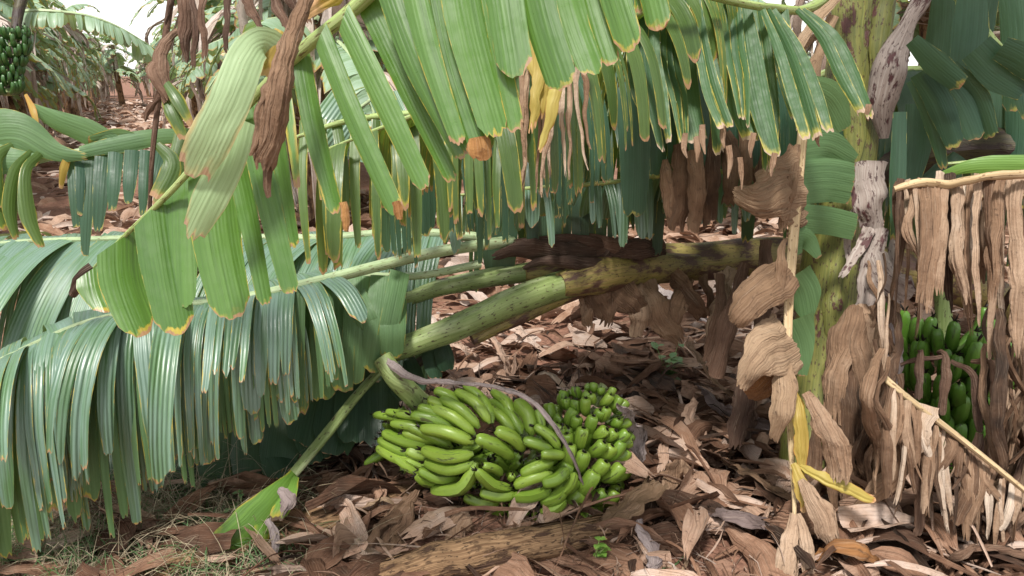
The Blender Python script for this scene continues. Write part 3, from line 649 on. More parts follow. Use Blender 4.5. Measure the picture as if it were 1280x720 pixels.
# third: hanging matte blades under the midrib near the crown
m3 = q3([(600, 330, 2.9), (520, 345, 2.8), (440, 345, 2.72), (380, 358, 2.68), (330, 400, 2.64)], 2.7)
b_ = MB()
for x0, y0, x1, y1, w in ((492, 372, 490, 448, 34), (500, 340, 478, 450, 26), (478, 345, 462, 465, 30), (450, 345, 440, 480, 34), (425, 350, 428, 490, 34), (405, 352, 405, 500, 38), (385, 358, 385, 485, 30), (365, 370, 372, 520, 34), (345, 380, 350, 500, 34), (440, 360, 470, 430, 30), (410, 370, 425, 460, 30)):
    hs(b_, [(x0, y0, 2.68), ((x0 + x1) / 2, (y0 + y1) / 2, 2.6), (x1, y1, 2.63)], [w, w, w * .95, w * .8], 2.65, tone=U(.2, .8), age=.3, roll=.5, jag=.03)
m_ = MB(); tube(m_, m3, [.015, .013, .01, .005], ns=10, nv=20)
lf = part('leaf', m_, M['midwax'], fallen, 'matte green leaf hanging under the pale midrib'); part('leaf_blade', b_, M['matte'], lf)
# fourth: dark leaves on the ground behind the bunch stalk
m4 = q3([(560, 430, 2.9), (500, 470, 2.85), (450, 520, 2.82), (390, 570, 2.75)], 2.8)
b_ = MB()
for x0, y0, x1, y1, w in ((470, 455, 470, 560, 60), (445, 460, 440, 555, 50), (500, 450, 515, 500, 46), (430, 480, 415, 570, 60), (400, 480, 380, 560, 60), (360, 490, 345, 600, 52), (320, 490, 310, 610, 52), (280, 500, 270, 625, 52), (230, 500, 235, 640, 50),
                          (330, 520, 360, 590, 40), (180, 520, 190, 640, 44), (375, 500, 400, 580, 44), (550, 425, 560, 465, 24), (535, 430, 545, 475, 24), (130, 540, 140, 650, 44), (260, 520, 225, 630, 30), (80, 560, 70, 660, 44), (20, 560, 10, 660, 44)):
    hs(b_, [(x0, y0, 2.86), ((x0 + x1) / 2, (y0 + y1) / 2, 2.80), (x1, y1, 2.72)], [w * .8, w, w, w * .6], 2.65, tone=U(0, .9), age=.02, roll=.8, jag=.05)
m_ = MB(); tube(m_, m4, [.02, .015, .01, .006], ns=10, nv=20)
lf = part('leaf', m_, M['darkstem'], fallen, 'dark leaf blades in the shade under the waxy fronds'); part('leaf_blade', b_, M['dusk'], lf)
# fifth: the low frond whose fresh tip lies on the soil at lower left
m5 = q3([(560, 400, 2.85), (500, 440, 2.8), (450, 490, 2.72), (410, 540, 2.62), (360, 600, 2.5), (320, 645, 2.42), (285, 685, 2.36), (258, 697, 2.36)], 2.5)
m_ = MB(); tube(m_, m5, [.02, .02, .018, .02, .018, .011, .006, .002], ns=12, nv=40, groove=.3, flat=.8)
lf = part('leaf', m_, M['petiole'], fallen, 'low yellow green leaf with scorched tip resting on the soil')
b_ = MB()
for pts, w, ag_, kk in (([(368, 592, 2.50), (345, 618, 2.42), (310, 655, 2.36), (280, 680, 2.34), (248, 698, 2.34)], [14, 34, 52, 46, 8], 1.5, {}),
                    ([(362, 598, 2.49), (357, 622, 2.42), (346, 652, 2.36)], [26, 30, 18], .8, {}),
                    ([(325, 640, 2.42), (328, 665, 2.36), (322, 690, 2.35)], [20, 24, 12], .9, {}),
                    ([(310, 650, 2.42), (285, 662, 2.4), (272, 665, 2.38)], [18, 24, 10], .3, {}),
                    ([(300, 670, 2.38), (300, 690, 2.36), (290, 700, 2.35)], [26, 24, 10], .6, {})):
    hs(b_, pts, w, 2.4, tone=U(.2, .6), age=ag_, roll=.7, jag=.06, crum=.006, **kk)
part('leaf_blade', b_, M['scorch'], lf)
b_ = MB()
hs(b_, [(352, 612, 2.40), (360, 628, 2.37), (352, 646, 2.36)], [12, 22, 8], 2.4, tone=.5, roll=1.2, crum=.014, cfreq=22, rag=.4, jag=.2, nu=12)
hs(b_, [(335, 650, 2.37), (345, 680, 2.34), (340, 700, 2.33)], [10, 14, 8], 2.4, tone=.6, roll=1.8, crum=.01)
part('dry_patch', b_, M['grey'], lf)

# ================================================================== UPRIGHT STEM PLANT
sp = G(1022, 600)
upr = thing('banana_plant', 'upright banana plant with blotched yellow green stem right of centre', 'banana plant', (sp[0], sp[1], 0))
mb = MB()
tube(mb, q3([(1018, 640, 2.78), (1022, 540, 2.85), (1030, 440, 2.9), (1045, 300, 2.93), (1062, 150, 2.96), (1080, 0, 2.98), (1095, -140, 3.0)], 2.9), [.135, .125, .115, .11, .105, .108, .11], ns=36, nv=90, crum=.005, cfreq=5, whint=(0, 1, 0))
part('trunk', mb, M['stem'], upr)
mb = MB()   # overlapping sheath lips on the stem
for pts, w, tn in (([(1108, -20, 2.84), (1098, 60, 2.83), (1100, 130, 2.83)], [20, 26, 10], .5), ([(1052, 480, 2.78), (1040, 400, 2.8), (1050, 300, 2.83)], [10, 26, 8], .5), ([(1062, -40, 2.86), (1060, 80, 2.85), (1066, 190, 2.84), (1050, 250, 2.84)], [50, 44, 34, 8], .5)):
    mb = MB(); hs(mb, pts, w, 2.85, tone=tn, roll=1.1, tw0=0, twist=0, crum=.004, nu=10, nv=30, rag=.15); part('sheath', mb, M['stem'], upr)
# dry pale petiole sheath clasping the stem
mb = MB(); tube(mb, q3([(1185, -60, 2.75), (1155, -5, 2.74), (1130, 40, 2.75), (1112, 85, 2.77), (1103, 125, 2.80), (1104, 172, 2.84)], 2.8), [.026, .028, .036, .062, .055, .016], ns=18, nv=40, flat=.6, crum=.008, cfreq=12, whint=(0, 1, 0))
part('dead_petiole', mb, M['sheath'], upr, 'grey dead petiole with dark red patches at the top of the stem')
mb = MB()
SH = [([(1082, 205, 2.72), (1085, 250, 2.70), (1090, 290, 2.72)], [58, 44, 30], .6), ([(1088, 285, 2.70), (1072, 315, 2.68), (1052, 348, 2.66)], [20, 14, 8], .9),
      ([(1100, 285, 2.7), (1085, 340, 2.68), (1078, 390, 2.68)], [26, 30, 24], .8), ([(1095, 320, 2.66), (1110, 350, 2.62), (1140, 368, 2.6)], [30, 46, 34], .55),
      ([(1125, 240, 2.7), (1118, 310, 2.68), (1112, 380, 2.66)], [14, 16, 10], .5), ([(1068, 260, 2.72), (1060, 300, 2.7), (1062, 330, 2.7)], [10, 12, 6], .75)]
for pts, w, tn in SH: hs(mb, pts, w, 2.7, tone=tn, roll=1.3, crum=.012, nu=10, nv=22, pleat=.05, npl=3, tw0=0, jag=.06)
part('dead_sheath', mb, M['sheath'], upr, 'grey curling dead sheath split open on the stem')
mb = MB()
BD = [([(1072, 385, 2.66), (1062, 430, 2.62), (1072, 480, 2.6), (1080, 510, 2.6)], [22, 60, 66, 40], .55), ([(1062, 420, 2.62), (1045, 470, 2.58), (1040, 530, 2.56)], [20, 36, 30], .6),
      ([(1085, 430, 2.62), (1090, 500, 2.58), (1080, 560, 2.57)], [30, 48, 30], .35), ([(1060, 460, 2.6), (1062, 520, 2.55), (1060, 560, 2.56)], [24, 40, 36], .3),
      ([(1075, 380, 2.66), (1090, 420, 2.62), (1088, 480, 2.6)], [16, 40, 30], .7), ([(1078, 520, 2.58), (1075, 570, 2.54), (1070, 610, 2.56)], [18, 42, 26], .55),
      ([(1090, 380, 2.62), (1105, 420, 2.6), (1115, 450, 2.6)], [10, 16, 12], .45), ([(1042, 540, 2.56), (1040, 590, 2.54), (1045, 640, 2.55)], [22, 24, 8], .5), ([(1020, 540, 2.62), (1015, 600, 2.60), (1005, 655, 2.58)], [14, 30, 20], .4), ([(1040, 520, 2.64), (1050, 600, 2.6), (1062, 660, 2.58)], [20, 34, 16], .3), ([(1095, 540, 2.62), (1105, 600, 2.58), (1100, 660, 2.56)], [20, 26, 10], .45), ([(1110, 480, 2.64), (1125, 560, 2.6), (1120, 640, 2.58)], [12, 24, 10], .35), ([(1065, 560, 2.56), (1058, 610, 2.54), (1055, 640, 2.55)], [20, 20, 8], .6)]
for pts, w, tn in BD: hs(mb, pts, w, 2.6, tone=tn - .12, roll=1.6, crum=.012, cfreq=10, rag=.12, nu=18, nv=30, pleat=.06, tw0=U(-.3, .3), jag=.12)
part('dead_leaf', mb, M['dry'], upr, 'crumpled brown dead leaf bundle hanging on the lower stem')
mb = MB()
for pts, w, tn in (([(1098, 400, 2.66), (1104, 450, 2.62), (1098, 500, 2.62)], [30, 52, 50], .7), ([(1100, 498, 2.62), (1095, 530, 2.66), (1085, 545, 2.7)], [48, 36, 14], .05)):
    hs(mb, pts, w, 2.6, tone=tn, roll=1.1, crum=.008, nu=10, nv=20, tw0=0)
part('dead_sheath', mb, M['grey'], upr, 'smooth grey dead sheath hanging right of the stem')
# vertical half-dead leaf left of the stem
m6 = q3([(1012, 100, 2.62), (1003, 170, 2.56), (994, 270, 2.5), (986, 380, 2.46), (985, 470, 2.42), (989, 560, 2.4), (993, 640, 2.36), (988, 730, 2.3)], 2.5)
m_ = MB(); tube(m_, m6, [.016, .016, .016, .014, .012, .009, .006, .003], ns=12, nv=50, groove=.4)
lf = part('leaf', m_, M['drymid'], upr, 'long half dead leaf hanging straight down with tan curled blades and yellow tip')
b_ = MB(); WV = Z
for pts, w, tn in (([(999, 232, 2.52), (970, 240, 2.45), (945, 250, 2.42), (917, 240, 2.44)], [112, 92, 60, 14], .8), ([(984, 340, 2.46), (955, 360, 2.40), (932, 385, 2.38), (918, 402, 2.40)], [44, 54, 50, 26], .55),
                   ([(986, 425, 2.44), (962, 438, 2.38), (942, 458, 2.35), (928, 482, 2.37)], [84, 74, 52, 20], .95), ([(982, 440, 2.42), (982, 480, 2.36), (974, 520, 2.34), (966, 552, 2.36)], [10, 34, 34, 12], .85), ([(1000, 180, 2.53), (985, 230, 2.46), (978, 290, 2.46)], [6, 22, 10], .6), ([(984, 300, 2.48), (975, 330, 2.42), (972, 380, 2.42)], [6, 18, 8], .5)):
    hs(b_, pts, w, 2.45, tone=tn - .35, roll=.6, curl=.8, crum=.016, cfreq=9, rag=.1, nu=20, nv=26, pleat=.035, npl=6, tw0=U(-.1, .1), twist=U(-.3, .3), jag=.05)
part('leaf_blade', b_, M['tan'], lf, 'tan dry blade flaps on the left of the midrib')
b_ = MB()
hs(b_, [(985, 455, 2.45), (955, 475, 2.44), (932, 490, 2.42)], [46, 60, 40], 2.4, tone=.35, roll=-2, crum=.02, nu=12, nv=20)
part('leaf_blade', b_, M['rust'], lf, 'rust brown folded under side of the blade')
b_ = MB()
for pts, w in (([(998, 185, 2.58), (1035, 182, 2.66), (1070, 200, 2.7)], [60, 46, 14]), ([(996, 228, 2.56), (1035, 225, 2.64), (1066, 230, 2.68)], [56, 56, 52]), ([(994, 272, 2.54), (1035, 276, 2.62), (1070, 284, 2.66)], [36, 36, 34]),
               ([(992, 300, 2.5), (1008, 300, 2.55), (1024, 322, 2.56)], [40, 26, 8]), ([(990, 345, 2.48), (1003, 365, 2.5), (1010, 400, 2.52)], [50, 44, 12]), ([(988, 400, 2.45), (1000, 430, 2.48), (1004, 470, 2.5)], [60, 34, 10]),
               ([(1002, 120, 2.6), (1030, 130, 2.66), (1050, 165, 2.7)], [50, 60, 30])):
    hs(b_, pts, w, 2.6, tone=U(.4, .9), age=.05, roll=.3, nu=10, nv=16, tw0=0, twist=.1, jag=.01, endr=.05)
part('leaf_blade', b_, M['matte'], lf, 'green blade panels on the right of the midrib')
b_ = MB()
for pts, w, ag_ in (([(990, 486, 2.40), (1000, 520, 2.36), (1003, 560, 2.36), (998, 600, 2.36)], [6, 19, 20, 8], .9), ([(992, 580, 2.37), (1002, 605, 2.34), (1004, 640, 2.34)], [8, 20, 8], .9), ([(994, 580, 2.37), (1020, 594, 2.32), (1060, 612, 2.3), (1094, 626, 2.3)], [6, 15, 18, 12], .3)):
    hs(b_, pts, w, 2.4, tone=U(.3, .9), age=ag_, roll=.7, nu=12, nv=24, tw0=0, twist=.4, crum=.009, pleat=.1, rag=.2)
part('leaf_blade', b_, M['yellow'], lf, 'bright yellow blade strips near the leaf tip')
b_ = MB()
for pts, w, tn in (([(1008, 490, 2.36), (1030, 530, 2.3), (1045, 560, 2.29), (1048, 605, 2.29)], [12, 30, 40, 26], .68), ([(1000, 600, 2.34), (1020, 630, 2.28), (1040, 682, 2.26)], [10, 32, 30], .75), ([(992, 640, 2.33), (985, 690, 2.28), (980, 740, 2.25)], [12, 28, 34], .8), ([(1000, 640, 2.32), (1008, 690, 2.27), (1010, 740, 2.25)], [8, 20, 14], .8)):
    hs(b_, pts, w, 2.4, tone=tn - .1, roll=1.2, crum=.01, nu=16, nv=24, tw0=0, pleat=.05, rag=.2, jag=.12)
part('leaf_blade', b_, M['dry'], lf, 'papery whitish dry strips at the tip')

# its crown, above the frame
top = P(1095, -140, 3.0); mb = MB(); tube(mb, [top - Z * .02, top + Z * .35 + RGT * .03, top + Z * .7 + RGT * .05], [.11, .095, .06], ns=20, nv=12); part('trunk', mb, M['stem'], upr)
for a_, Lr, el in ((-2.6, 1.9, .75), (-1.75, 1.7, .8), (-.9, 1.9, .7), (-.1, 1.9, .75), (.8, 1.9, .8), (1.8, 1.8, .9), (2.9, 2.0, .9)):
    d = np.array((math.cos(a_), math.sin(a_), 0)); p = top + Z * .66 + RGT * .05; pts = [p.copy()]
    for _ in range(8): p = p + (d * math.cos(el) + Z * math.sin(el)) * Lr / 8; el -= U(.14, .22); pts.append(p.copy())
    leaf(upr, pts, [.03, .026, .02, .012, .005], 'midrib', [dict(side=sd_, L=.32, n=16, elev=.15, g=4, lean=.15, t0=.16, tone=(.1, .9), age=(.2, .8), nu=5, nv=9) for sd_ in (1, -1)], 'olive', 'high green leaf of the crown above')
# top right frond of the stem plant
m7 = q3([(1075, -60, 2.7), (1020, 5, 2.5), (960, 8, 2.35), (890, -5, 2.2), (820, -25, 2.1)], 2.4)
m_ = MB(); tube(m_, m7, [.022, .018, .015, .012, .009], ns=10, nv=30, groove=.4)
lf = part('leaf', m_, M['midrib'], upr, 'dark leaf at the top with fringed strips edged in yellow')
b_ = MB()
for pts, w in (([(1000, 12), (1035, 45), (1060, 95), (1084, 146)], [14, 26, 28, 18]), ([(960, 12), (985, 60), (1005, 115), (1022, 175)], [20, 34, 40, 34]), ([(928, 8), (938, 70), (950, 130), (968, 208)], [20, 28, 26, 16]),
               ([(890, 5), (905, 60), (920, 120), (940, 182)], [18, 28, 26, 16]), ([(868, -5), (880, 70), (892, 120), (908, 170)], [14, 18, 22, 18]), ([(850, -8), (855, 60), (862, 130), (873, 188)], [18, 24, 26, 22]),
               ([(815, -15), (810, 60), (820, 120), (832, 190)], [22, 28, 28, 14]), ([(835, -10), (838, 80), (848, 120), (855, 180)], [16, 22, 20, 10]), ([(915, 5), (918, 60), (925, 100), (930, 160)], [22, 26, 22, 12]), ([(945, 8), (955, 70), (962, 150), (960, 215)], [18, 22, 22, 12]),
               ([(975, 12), (980, 70), (990, 120), (995, 160)], [20, 24, 22, 10]), ([(880, 0), (884, 60), (895, 120), (898, 205)], [18, 20, 20, 12]), ([(800, -20), (795, 40), (800, 110), (808, 150)], [20, 24, 24, 12])):
    d = 2.28 + U(-.06, .1)
    ptsd = [(p[0], p[1], d + .06 - .05 * i) for i, p in enumerate(pts)]
    k = R.choice((1, 2, 2, 3))
    for q in range(k):
        o = (q - (k - 1) / 2) / k
        hs(b_, [(p[0] + o * w[i] * (1 + .25 * i / 3), p[1] + (U(-12, 6) if i == 3 else 0), p[2]) for i, p in enumerate(ptsd)], [x / k * 1.1 for x in w], 2.2, tone=U(.1, .9), age=U(.6, 1.0), roll=U(.3, .9), tw0=U(-.25, .25), jag=.03)
part('leaf_blade', b_, M['right'], lf)
b_ = MB()
for x, y, l in ((872, 185, 26), (905, 165, 30), (940, 180, 24), (968, 205, 22), (1022, 172, 16), (880, 170, 34), (1084, 144, 10), (855, 180, 26), (912, 195, 40), (925, 210, 40)):
    b_ = MB()
    for _ in range(1): hs(b_, [(x + U(-2, 2), y - 14), (x + U(-3, 3), y + l * .2), (x + U(-4, 4), y + l * .7)], [8, 9, 2], 2.16, tone=.55, roll=1.6, crum=.004, nu=7, nv=10, twist=.6, pleat=.1)
    part('dry_tip', b_, M['dry'], lf)

# ================================================================== FRONT TOP LEAF (own plant out of frame above)
front = thing('banana_leaf', 'large bright green torn leaf arching down from the top in front, tip pointing lower left', 'banana leaf', P(560, -110, 1.5))
m8 = q3([(930, -260, 1.35), (790, -215, 1.36), (690, -180, 1.38), (560, -110, 1.42), (452, 0, 1.48), (372, 66, 1.52), (300, 140, 1.57), (215, 237, 1.63), (150, 300, 1.68), (111, 341, 1.71), (88, 363, 1.73)], 1.5)
m_ = MB(); tube(m_, m8, [.022, .021, .020, .0185, .016, .014, .010, .0075, .005, .003, .001], ns=14, nv=70, groove=.4)
part('midrib', m_, M['midrib'], front)
b_ = MB()
Fr = [ # points, widths, d, age
 ([(118, 336), (122, 360), (134, 392)], [34, 48, 20], 1.70, .55), ([(150, 300), (152, 350), (178, 422)], [50, 56, 40], 1.68, .5), ([(192, 258), (205, 330), (222, 420)], [58, 58, 44], 1.66, .45), ([(228, 222), (228, 300), (232, 385)], [40, 44, 24], 1.67, .5),
 ([(262, 185), (270, 290), (292, 400)], [52, 62, 48], 1.66, .45), ([(284, 160), (310, 270), (332, 382)], [26, 26, 18], 1.62, .7), ([(305, 135), (335, 250), (364, 368)], [30, 32, 22], 1.60, .5), ([(335, 105), (348, 200), (368, 310)], [24, 26, 14], 1.62, .6),
 ([(352, 88), (362, 150), (372, 236)], [14, 14, 8], 1.50, 2.2), ([(372, 66), (392, 160), (420, 268)], [26, 28, 20], 1.54, .9), ([(398, 45), (440, 140), (497, 268)], [26, 28, 24], 1.47, 1.2), ([(425, 24), (475, 115), (532, 236)], [28, 32, 24], 1.45, .7),
 ([(452, 2), (510, 110), (567, 228)], [30, 28, 18], 1.5, .7), ([(478, -24), (520, 75), (580, 198)], [36, 38, 22], 1.43, .6), ([(505, -55), (535, 60), (575, 182)], [36, 32, 20], 1.40, .9), ([(530, -85), (560, 60), (602, 194)], [36, 34, 36], 1.41, 1.9),
 ([(560, -112), (580, 20), (620, 172)], [50, 52, 36], 1.39, .5), ([(590, -130), (612, 20), (644, 166)], [38, 38, 26], 1.40, .55), ([(610, -145), (628, -20), (646, 98)], [48, 50, 46], 1.38, .25), ([(640, -158), (672, 0), (706, 114)], [50, 50, 42], 1.37, .55),
 ([(672, -172), (710, 0), (742, 95)], [40, 42, 34], 1.38, .5), ([(700, -185), (735, -20), (764, 82)], [30, 34, 26], 1.40, .6), ([(730, -195), (760, -40), (790, 65)], [44, 44, 36], 1.37, .5), ([(775, -210), (800, -80), (826, 38)], [38, 38, 34], 1.36, 1.5), ([(800, -215), (800, -60), (800, 18)], [30, 28, 12], 1.40, .4)]
for pts, w, d, ag_ in Fr:
    ptsd = [(p[0], p[1] - (w[0] * .45 if i == 0 else 0), d - .02 * i) for i, p in enumerate(pts)]
    hs(b_, ptsd, [w[0], (w[0] + w[1]) / 2, w[1], (w[1] + w[2]) / 2, w[2]], d, tone=U(.2, .95), age=ag_ * U(.15, 1.2), roll=U(.4, .9), tw0=U(-.3, .3), twist=U(-.15, .15), jag=.012, endr=.5, nu=11, nv=26, pleat=.012, slant=.9)
part('leaf_blade', b_, M['front'], front)
b_ = MB(); hs(b_, [(120, 338, 1.70), (105, 350, 1.69), (88, 372, 1.7)], [26, 22, 8], 1.7, tone=.2, roll=1, crum=.004, tw0=.2); part('dry_tip', b_, M['brown'], front)
b_ = MB()
for x, y, w, L in ((600, 180, 34, 22), (497, 262, 16, 14), (826, 30, 26, 8), (430, 262, 12, 30)):
    b_ = MB(); hs(b_, [(x - 2, y - 10), (x, y), (x + 2, y + L)], [w * .8, w, w * .55], 1.36 if x > 450 and x < 700 else 1.41, tone=.75, roll=1.3, crum=.006, nu=8, nv=10, jag=.08)
    part('dry_tip', b_, M['rust'], front)
# pale folded flap + under layer
b_ = MB()
hs(b_, [(352, 66, 1.5), (330, 52, 1.47), (312, 66, 1.44), (290, 120, 1.42), (262, 175, 1.42), (240, 222, 1.44)], [34, 42, 46, 52, 54, 38], 1.45, tone=.6, age=1.3, roll=.4, tw0=0, twist=.1, nu=10, nv=34, jag=.05, crum=.004)
hs(b_, [(300, 150, 1.50), (286, 200, 1.48), (262, 250, 1.47), (238, 300, 1.48)], [40, 42, 44, 26], 1.5, tone=.3, age=.5, roll=.5, tw0=.1, twist=.1, nu=9, nv=26, jag=.08)
part('leaf_blade', b_, M['pale'], front, 'pale washed green flap folded over the midrib')
b_ = MB()
hs(b_, [(352, 44, 1.5), (342, 66, 1.49), (330, 98, 1.49)], [30, 44, 20], 1.5, tone=.5, age=.8, roll=1.2, tw0=.2, crum=.008)
part('leaf_blade', b_, M['yellow'], front); b_ = MB()
hs(b_, [(425, -12, 1.5), (402, 8, 1.49), (384, 26, 1.49)], [20, 30, 12], 1.5, tone=.2, age=2.0, roll=1.6, tw0=.2, crum=.014, nu=12, pleat=.06)
part('leaf_blade', b_, M['yellow'], front, 'small yellow patches at the fold')
b_ = MB()
hs(b_, [(392, -20, 1.46), (372, 30, 1.42), (352, 90, 1.39), (340, 150, 1.38), (328, 215, 1.39)], [12, 22, 36, 50, 34], 1.4, tone=.42, roll=1.7, tw0=.1, twist=.2, crum=.009, cfreq=18, nu=16, nv=40, jag=.06, pleat=.04, rag=.12)
hs(b_, [(334, 205, 1.4), (334, 225, 1.4), (336, 248, 1.4)], [14, 12, 8], 1.4, tone=.3, roll=1.4, crum=.004)
part('dead_strip', b_, M['dry'], front, 'long brown dead strip hanging before the folded flap')

# ================================================================== CURTAIN LEAVES behind the front leaf
def curtain(label, mids, r, specs, mat, midmat='midrib', extra=None, group='torn green leaves hanging across the middle'):
    t = thing('banana_leaf', label, 'banana leaf', mids[0], group)
    m_ = MB(); tube(m_, mids, r, ns=10, nv=40, groove=.4); part('midrib', m_, M[midmat], t)
    b_ = MB()
    for kw in specs: blade(b_, mids, **kw)
    part('leaf_blade', b_, M[mat], t); return t
curtain('blue green leaf with long strips hanging low behind the bright front leaf', q3([(1040, 110, 2.9), (920, 85, 2.75), (800, 80, 2.6), (690, 95, 2.5), (580, 130, 2.4), (480, 165, 2.35)], 2.5), [.02, .018, .015, .012, .009, .005],
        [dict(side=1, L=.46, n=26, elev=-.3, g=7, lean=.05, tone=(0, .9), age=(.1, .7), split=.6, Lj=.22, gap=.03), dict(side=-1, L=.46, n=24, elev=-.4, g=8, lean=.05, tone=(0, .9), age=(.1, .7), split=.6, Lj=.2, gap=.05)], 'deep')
curtain('olive green leaf with narrow yellow edged strips under the bright front leaf', q3([(900, -50, 2.4), (820, 0, 2.25), (730, 50, 2.1), (620, 105, 2.0), (500, 150, 1.95), (400, 190, 1.92)], 2.1), [.018, .016, .013, .01, .007, .004],
        [dict(side=-1, L=.36, n=26, elev=-.3, g=8, lean=.12, tone=(.1, .9), age=(.4, 1), split=.6, Lj=.28, gap=.25, wf=.75), dict(side=1, L=.36, n=20, elev=-.4, g=8, lean=.12, tone=(.1, .9), age=(.4, 1), split=.6, Lj=.28, gap=.35, wf=.75)], 'olive')
curtain('lowest waxy leaf whose pale strip ends hang just over the fallen trunk', q3([(960, 215, 2.95), (860, 215, 2.9), (760, 228, 2.85), (660, 235, 2.8), (560, 245, 2.75)], 2.5), [.014, .013, .011, .009, .005],
        [dict(side=-1, L=.22, n=26, elev=-.5, g=9, lean=.1, tone=(.3, 1), age=(0, .3), split=.6, Lj=.35, gap=.4, wf=.8), dict(side=1, L=.2, n=20, elev=-.5, g=9, lean=.1, tone=(.3, 1), age=(0, .3), split=.6, Lj=.35, gap=.3, wf=.8)], 'wax')
curtain('shadowed dark leaf deepest behind the curtain near the upright stem', q3([(1100, 60, 3.3), (980, 110, 3.2), (860, 130, 3.1), (740, 150, 3.05), (600, 190, 3.0)], 3), [.02, .018, .015, .01, .006],
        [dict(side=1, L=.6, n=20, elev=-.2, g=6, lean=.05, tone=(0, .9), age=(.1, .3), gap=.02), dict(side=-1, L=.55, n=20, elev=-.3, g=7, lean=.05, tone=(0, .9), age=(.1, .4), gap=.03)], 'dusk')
# hand strips: left of centre, narrow greens beyond the front leaf
t = thing('banana_leaf', 'narrow olive strips hanging between the front leaf and the fallen trunk on the left', 'banana leaf', P(480, 120, 1.95), 'torn green leaves hanging across the middle')
m_ = MB(); tube(m_, q3([(640, 130, 2.1), (540, 140, 2.05), (440, 150, 2.0), (360, 175, 1.95)], 2), [.012, .01, .008, .004], ns=8, nv=20); part('midrib', m_, M['midrib'], t)
b_ = MB()
for x0, x1, y1, w in ((515, 522, 322, 16), (470, 468, 300, 12), (445, 448, 310, 14), (490, 492, 262, 12), (560, 575, 300, 14), (590, 600, 262, 22), (625, 622, 285, 12), (540, 548, 285, 10), (640, 650, 240, 20), (420, 432, 290, 14), (400, 404, 250, 16), (576, 560, 262, 12), (607, 612, 300, 9), (380, 386, 330, 12)):
    hs(b_, [(x0, 150, 2.0), ((x0 + x1) / 2 + U(-5, 5), (150 + y1) / 2, 1.96), (x1, y1, 1.95)], [w, w, w * .9, w * .5], 2, tone=U(.1, 1), age=.6)
part('leaf_blade', b_, M['olive'], t)
t = thing('banana_leaf', 'pale bluish blade fragment with dark scratches seen behind the front leaf upper left', 'banana leaf', P(400, 170, 2.5))
m_ = MB(); tube(m_, q3([(470, 120, 2.5), (430, 150, 2.5), (385, 190, 2.5)], 2.5), [.006, .005, .003], ns=8, nv=12); part('midrib', m_, M['midwax'], t)
b_ = MB(); hs(b_, [(440, 130, 2.5), (415, 165, 2.45), (395, 192, 2.46)], [60, 62, 30], 2.5, tone=.9, age=.1, roll=.6, tw0=0)
hs(b_, [(480, 120, 2.5), (500, 165, 2.45), (520, 220, 2.46)], [40, 32, 20], 2.5, tone=.9, age=.1, roll=.6, tw0=0)
hs(b_, [(440, 180, 2.5), (470, 200, 2.45), (490, 240, 2.46)], [40, 22, 20], 2.5, tone=.9, age=.1, roll=.6, tw0=0); part('leaf_blade', b_, M['wax'], t)
# dead strips hanging in the curtain
def dead(label, pl, mat, anchor, cat='dead leaf', group='dead strips hanging in the leaf curtain', **kk):
    m_ = MB()
    for pts, w, tn in pl:
        k = dict(tone=tn, roll=1.5, crum=.01, nu=8, nv=20, jag=.08, pleat=.06); k.update(kk); hs(m_, pts, w, 2, **k)
    return solo('dead_leaf', m_, M[mat], label, cat, group, loc=anchor)
dead('orange yellow dying strips hanging at the middle of the curtain', [([(675, 20, 1.9), (672, 90, 1.88), (664, 170, 1.88)], [8, 18, 8], .9), ([(660, 10, 1.95), (668, 70, 1.93), (672, 120, 1.92)], [20, 22, 12], .8), ([(700, 90, 1.88), (690, 140, 1.86), (676, 190, 1.86)], [18, 16, 6], .95), ([(683, 20, 1.93), (682, 90, 1.9), (672, 150, 1.9)], [10, 20, 8], .7)], 'yellow', P(675, 10, 1.9))
dead('brown stringy strips hanging behind the bright leaf tips', [([(640 + i * 9, 20 + (i % 3) * 20, 1.96), (642 + i * 9 + U(-5, 5), 120, 1.94), (640 + i * 9 + U(-12, 12), U(160, 250), 1.93)], [10, 8, 3], U(.3, .9)) for i in range(11)], 'dry', P(690, 20, 1.95))
dead('wide rust brown blades hanging under the fringe left of the tan blade', [([(850, 180, 2.6), (852, 230, 2.58), (845, 290, 2.58)], [20, 34, 22], .35), ([(868, 190, 2.56), (872, 240, 2.54), (866, 292, 2.54)], [20, 30, 20], .45), ([(890, 150, 2.62), (888, 220, 2.6), (884, 285, 2.6)], [24, 30, 18], .2), ([(905, 160, 2.65), (915, 210, 2.62), (910, 260, 2.6)], [20, 34, 26], .3), ([(832, 200, 2.6), (838, 250, 2.58), (840, 280, 2.58)], [14, 24, 12], .5), ([(928, 130, 2.66), (932, 190, 2.65), (930, 240, 2.64)], [14, 24, 16], .4), ([(945, 100, 2.7), (950, 170, 2.7), (948, 230, 2.7)], [14, 24, 16], .3)], 'dry', P(880, 160, 2.6))
dead('tan and brown sheaths crossing behind the fringe beside the stem', [([(1050, -10, 2.8), (1010, 40, 2.75), (985, 85, 2.75)], [14, 18, 14], .7), ([(1040, 20, 2.8), (1015, 100, 2.78), (1010, 200, 2.76)], [14, 24, 14], .5), ([(1035, 30, 2.85), (1000, 60, 2.8), (965, 90, 2.78)], [10, 14, 10], .4)], 'tan', P(1030, 0, 2.8))
dead('dark rust leaf hanging between fallen trunk and tan flaps', [([(958, 300, 2.85), (955, 360, 2.8), (950, 430, 2.8)], [16, 30, 20], .4), ([(930, 330, 2.9), (912, 400, 2.85), (892, 470, 2.85)], [14, 26, 30], .5), ([(900, 345, 3.0), (898, 400, 2.9), (880, 450, 2.9)], [12, 20, 16], .7), ([(945, 420, 2.8), (930, 500, 2.75), (918, 560, 2.75)], [24, 34, 20], .2)], 'brown', P(940, 320, 2.85))
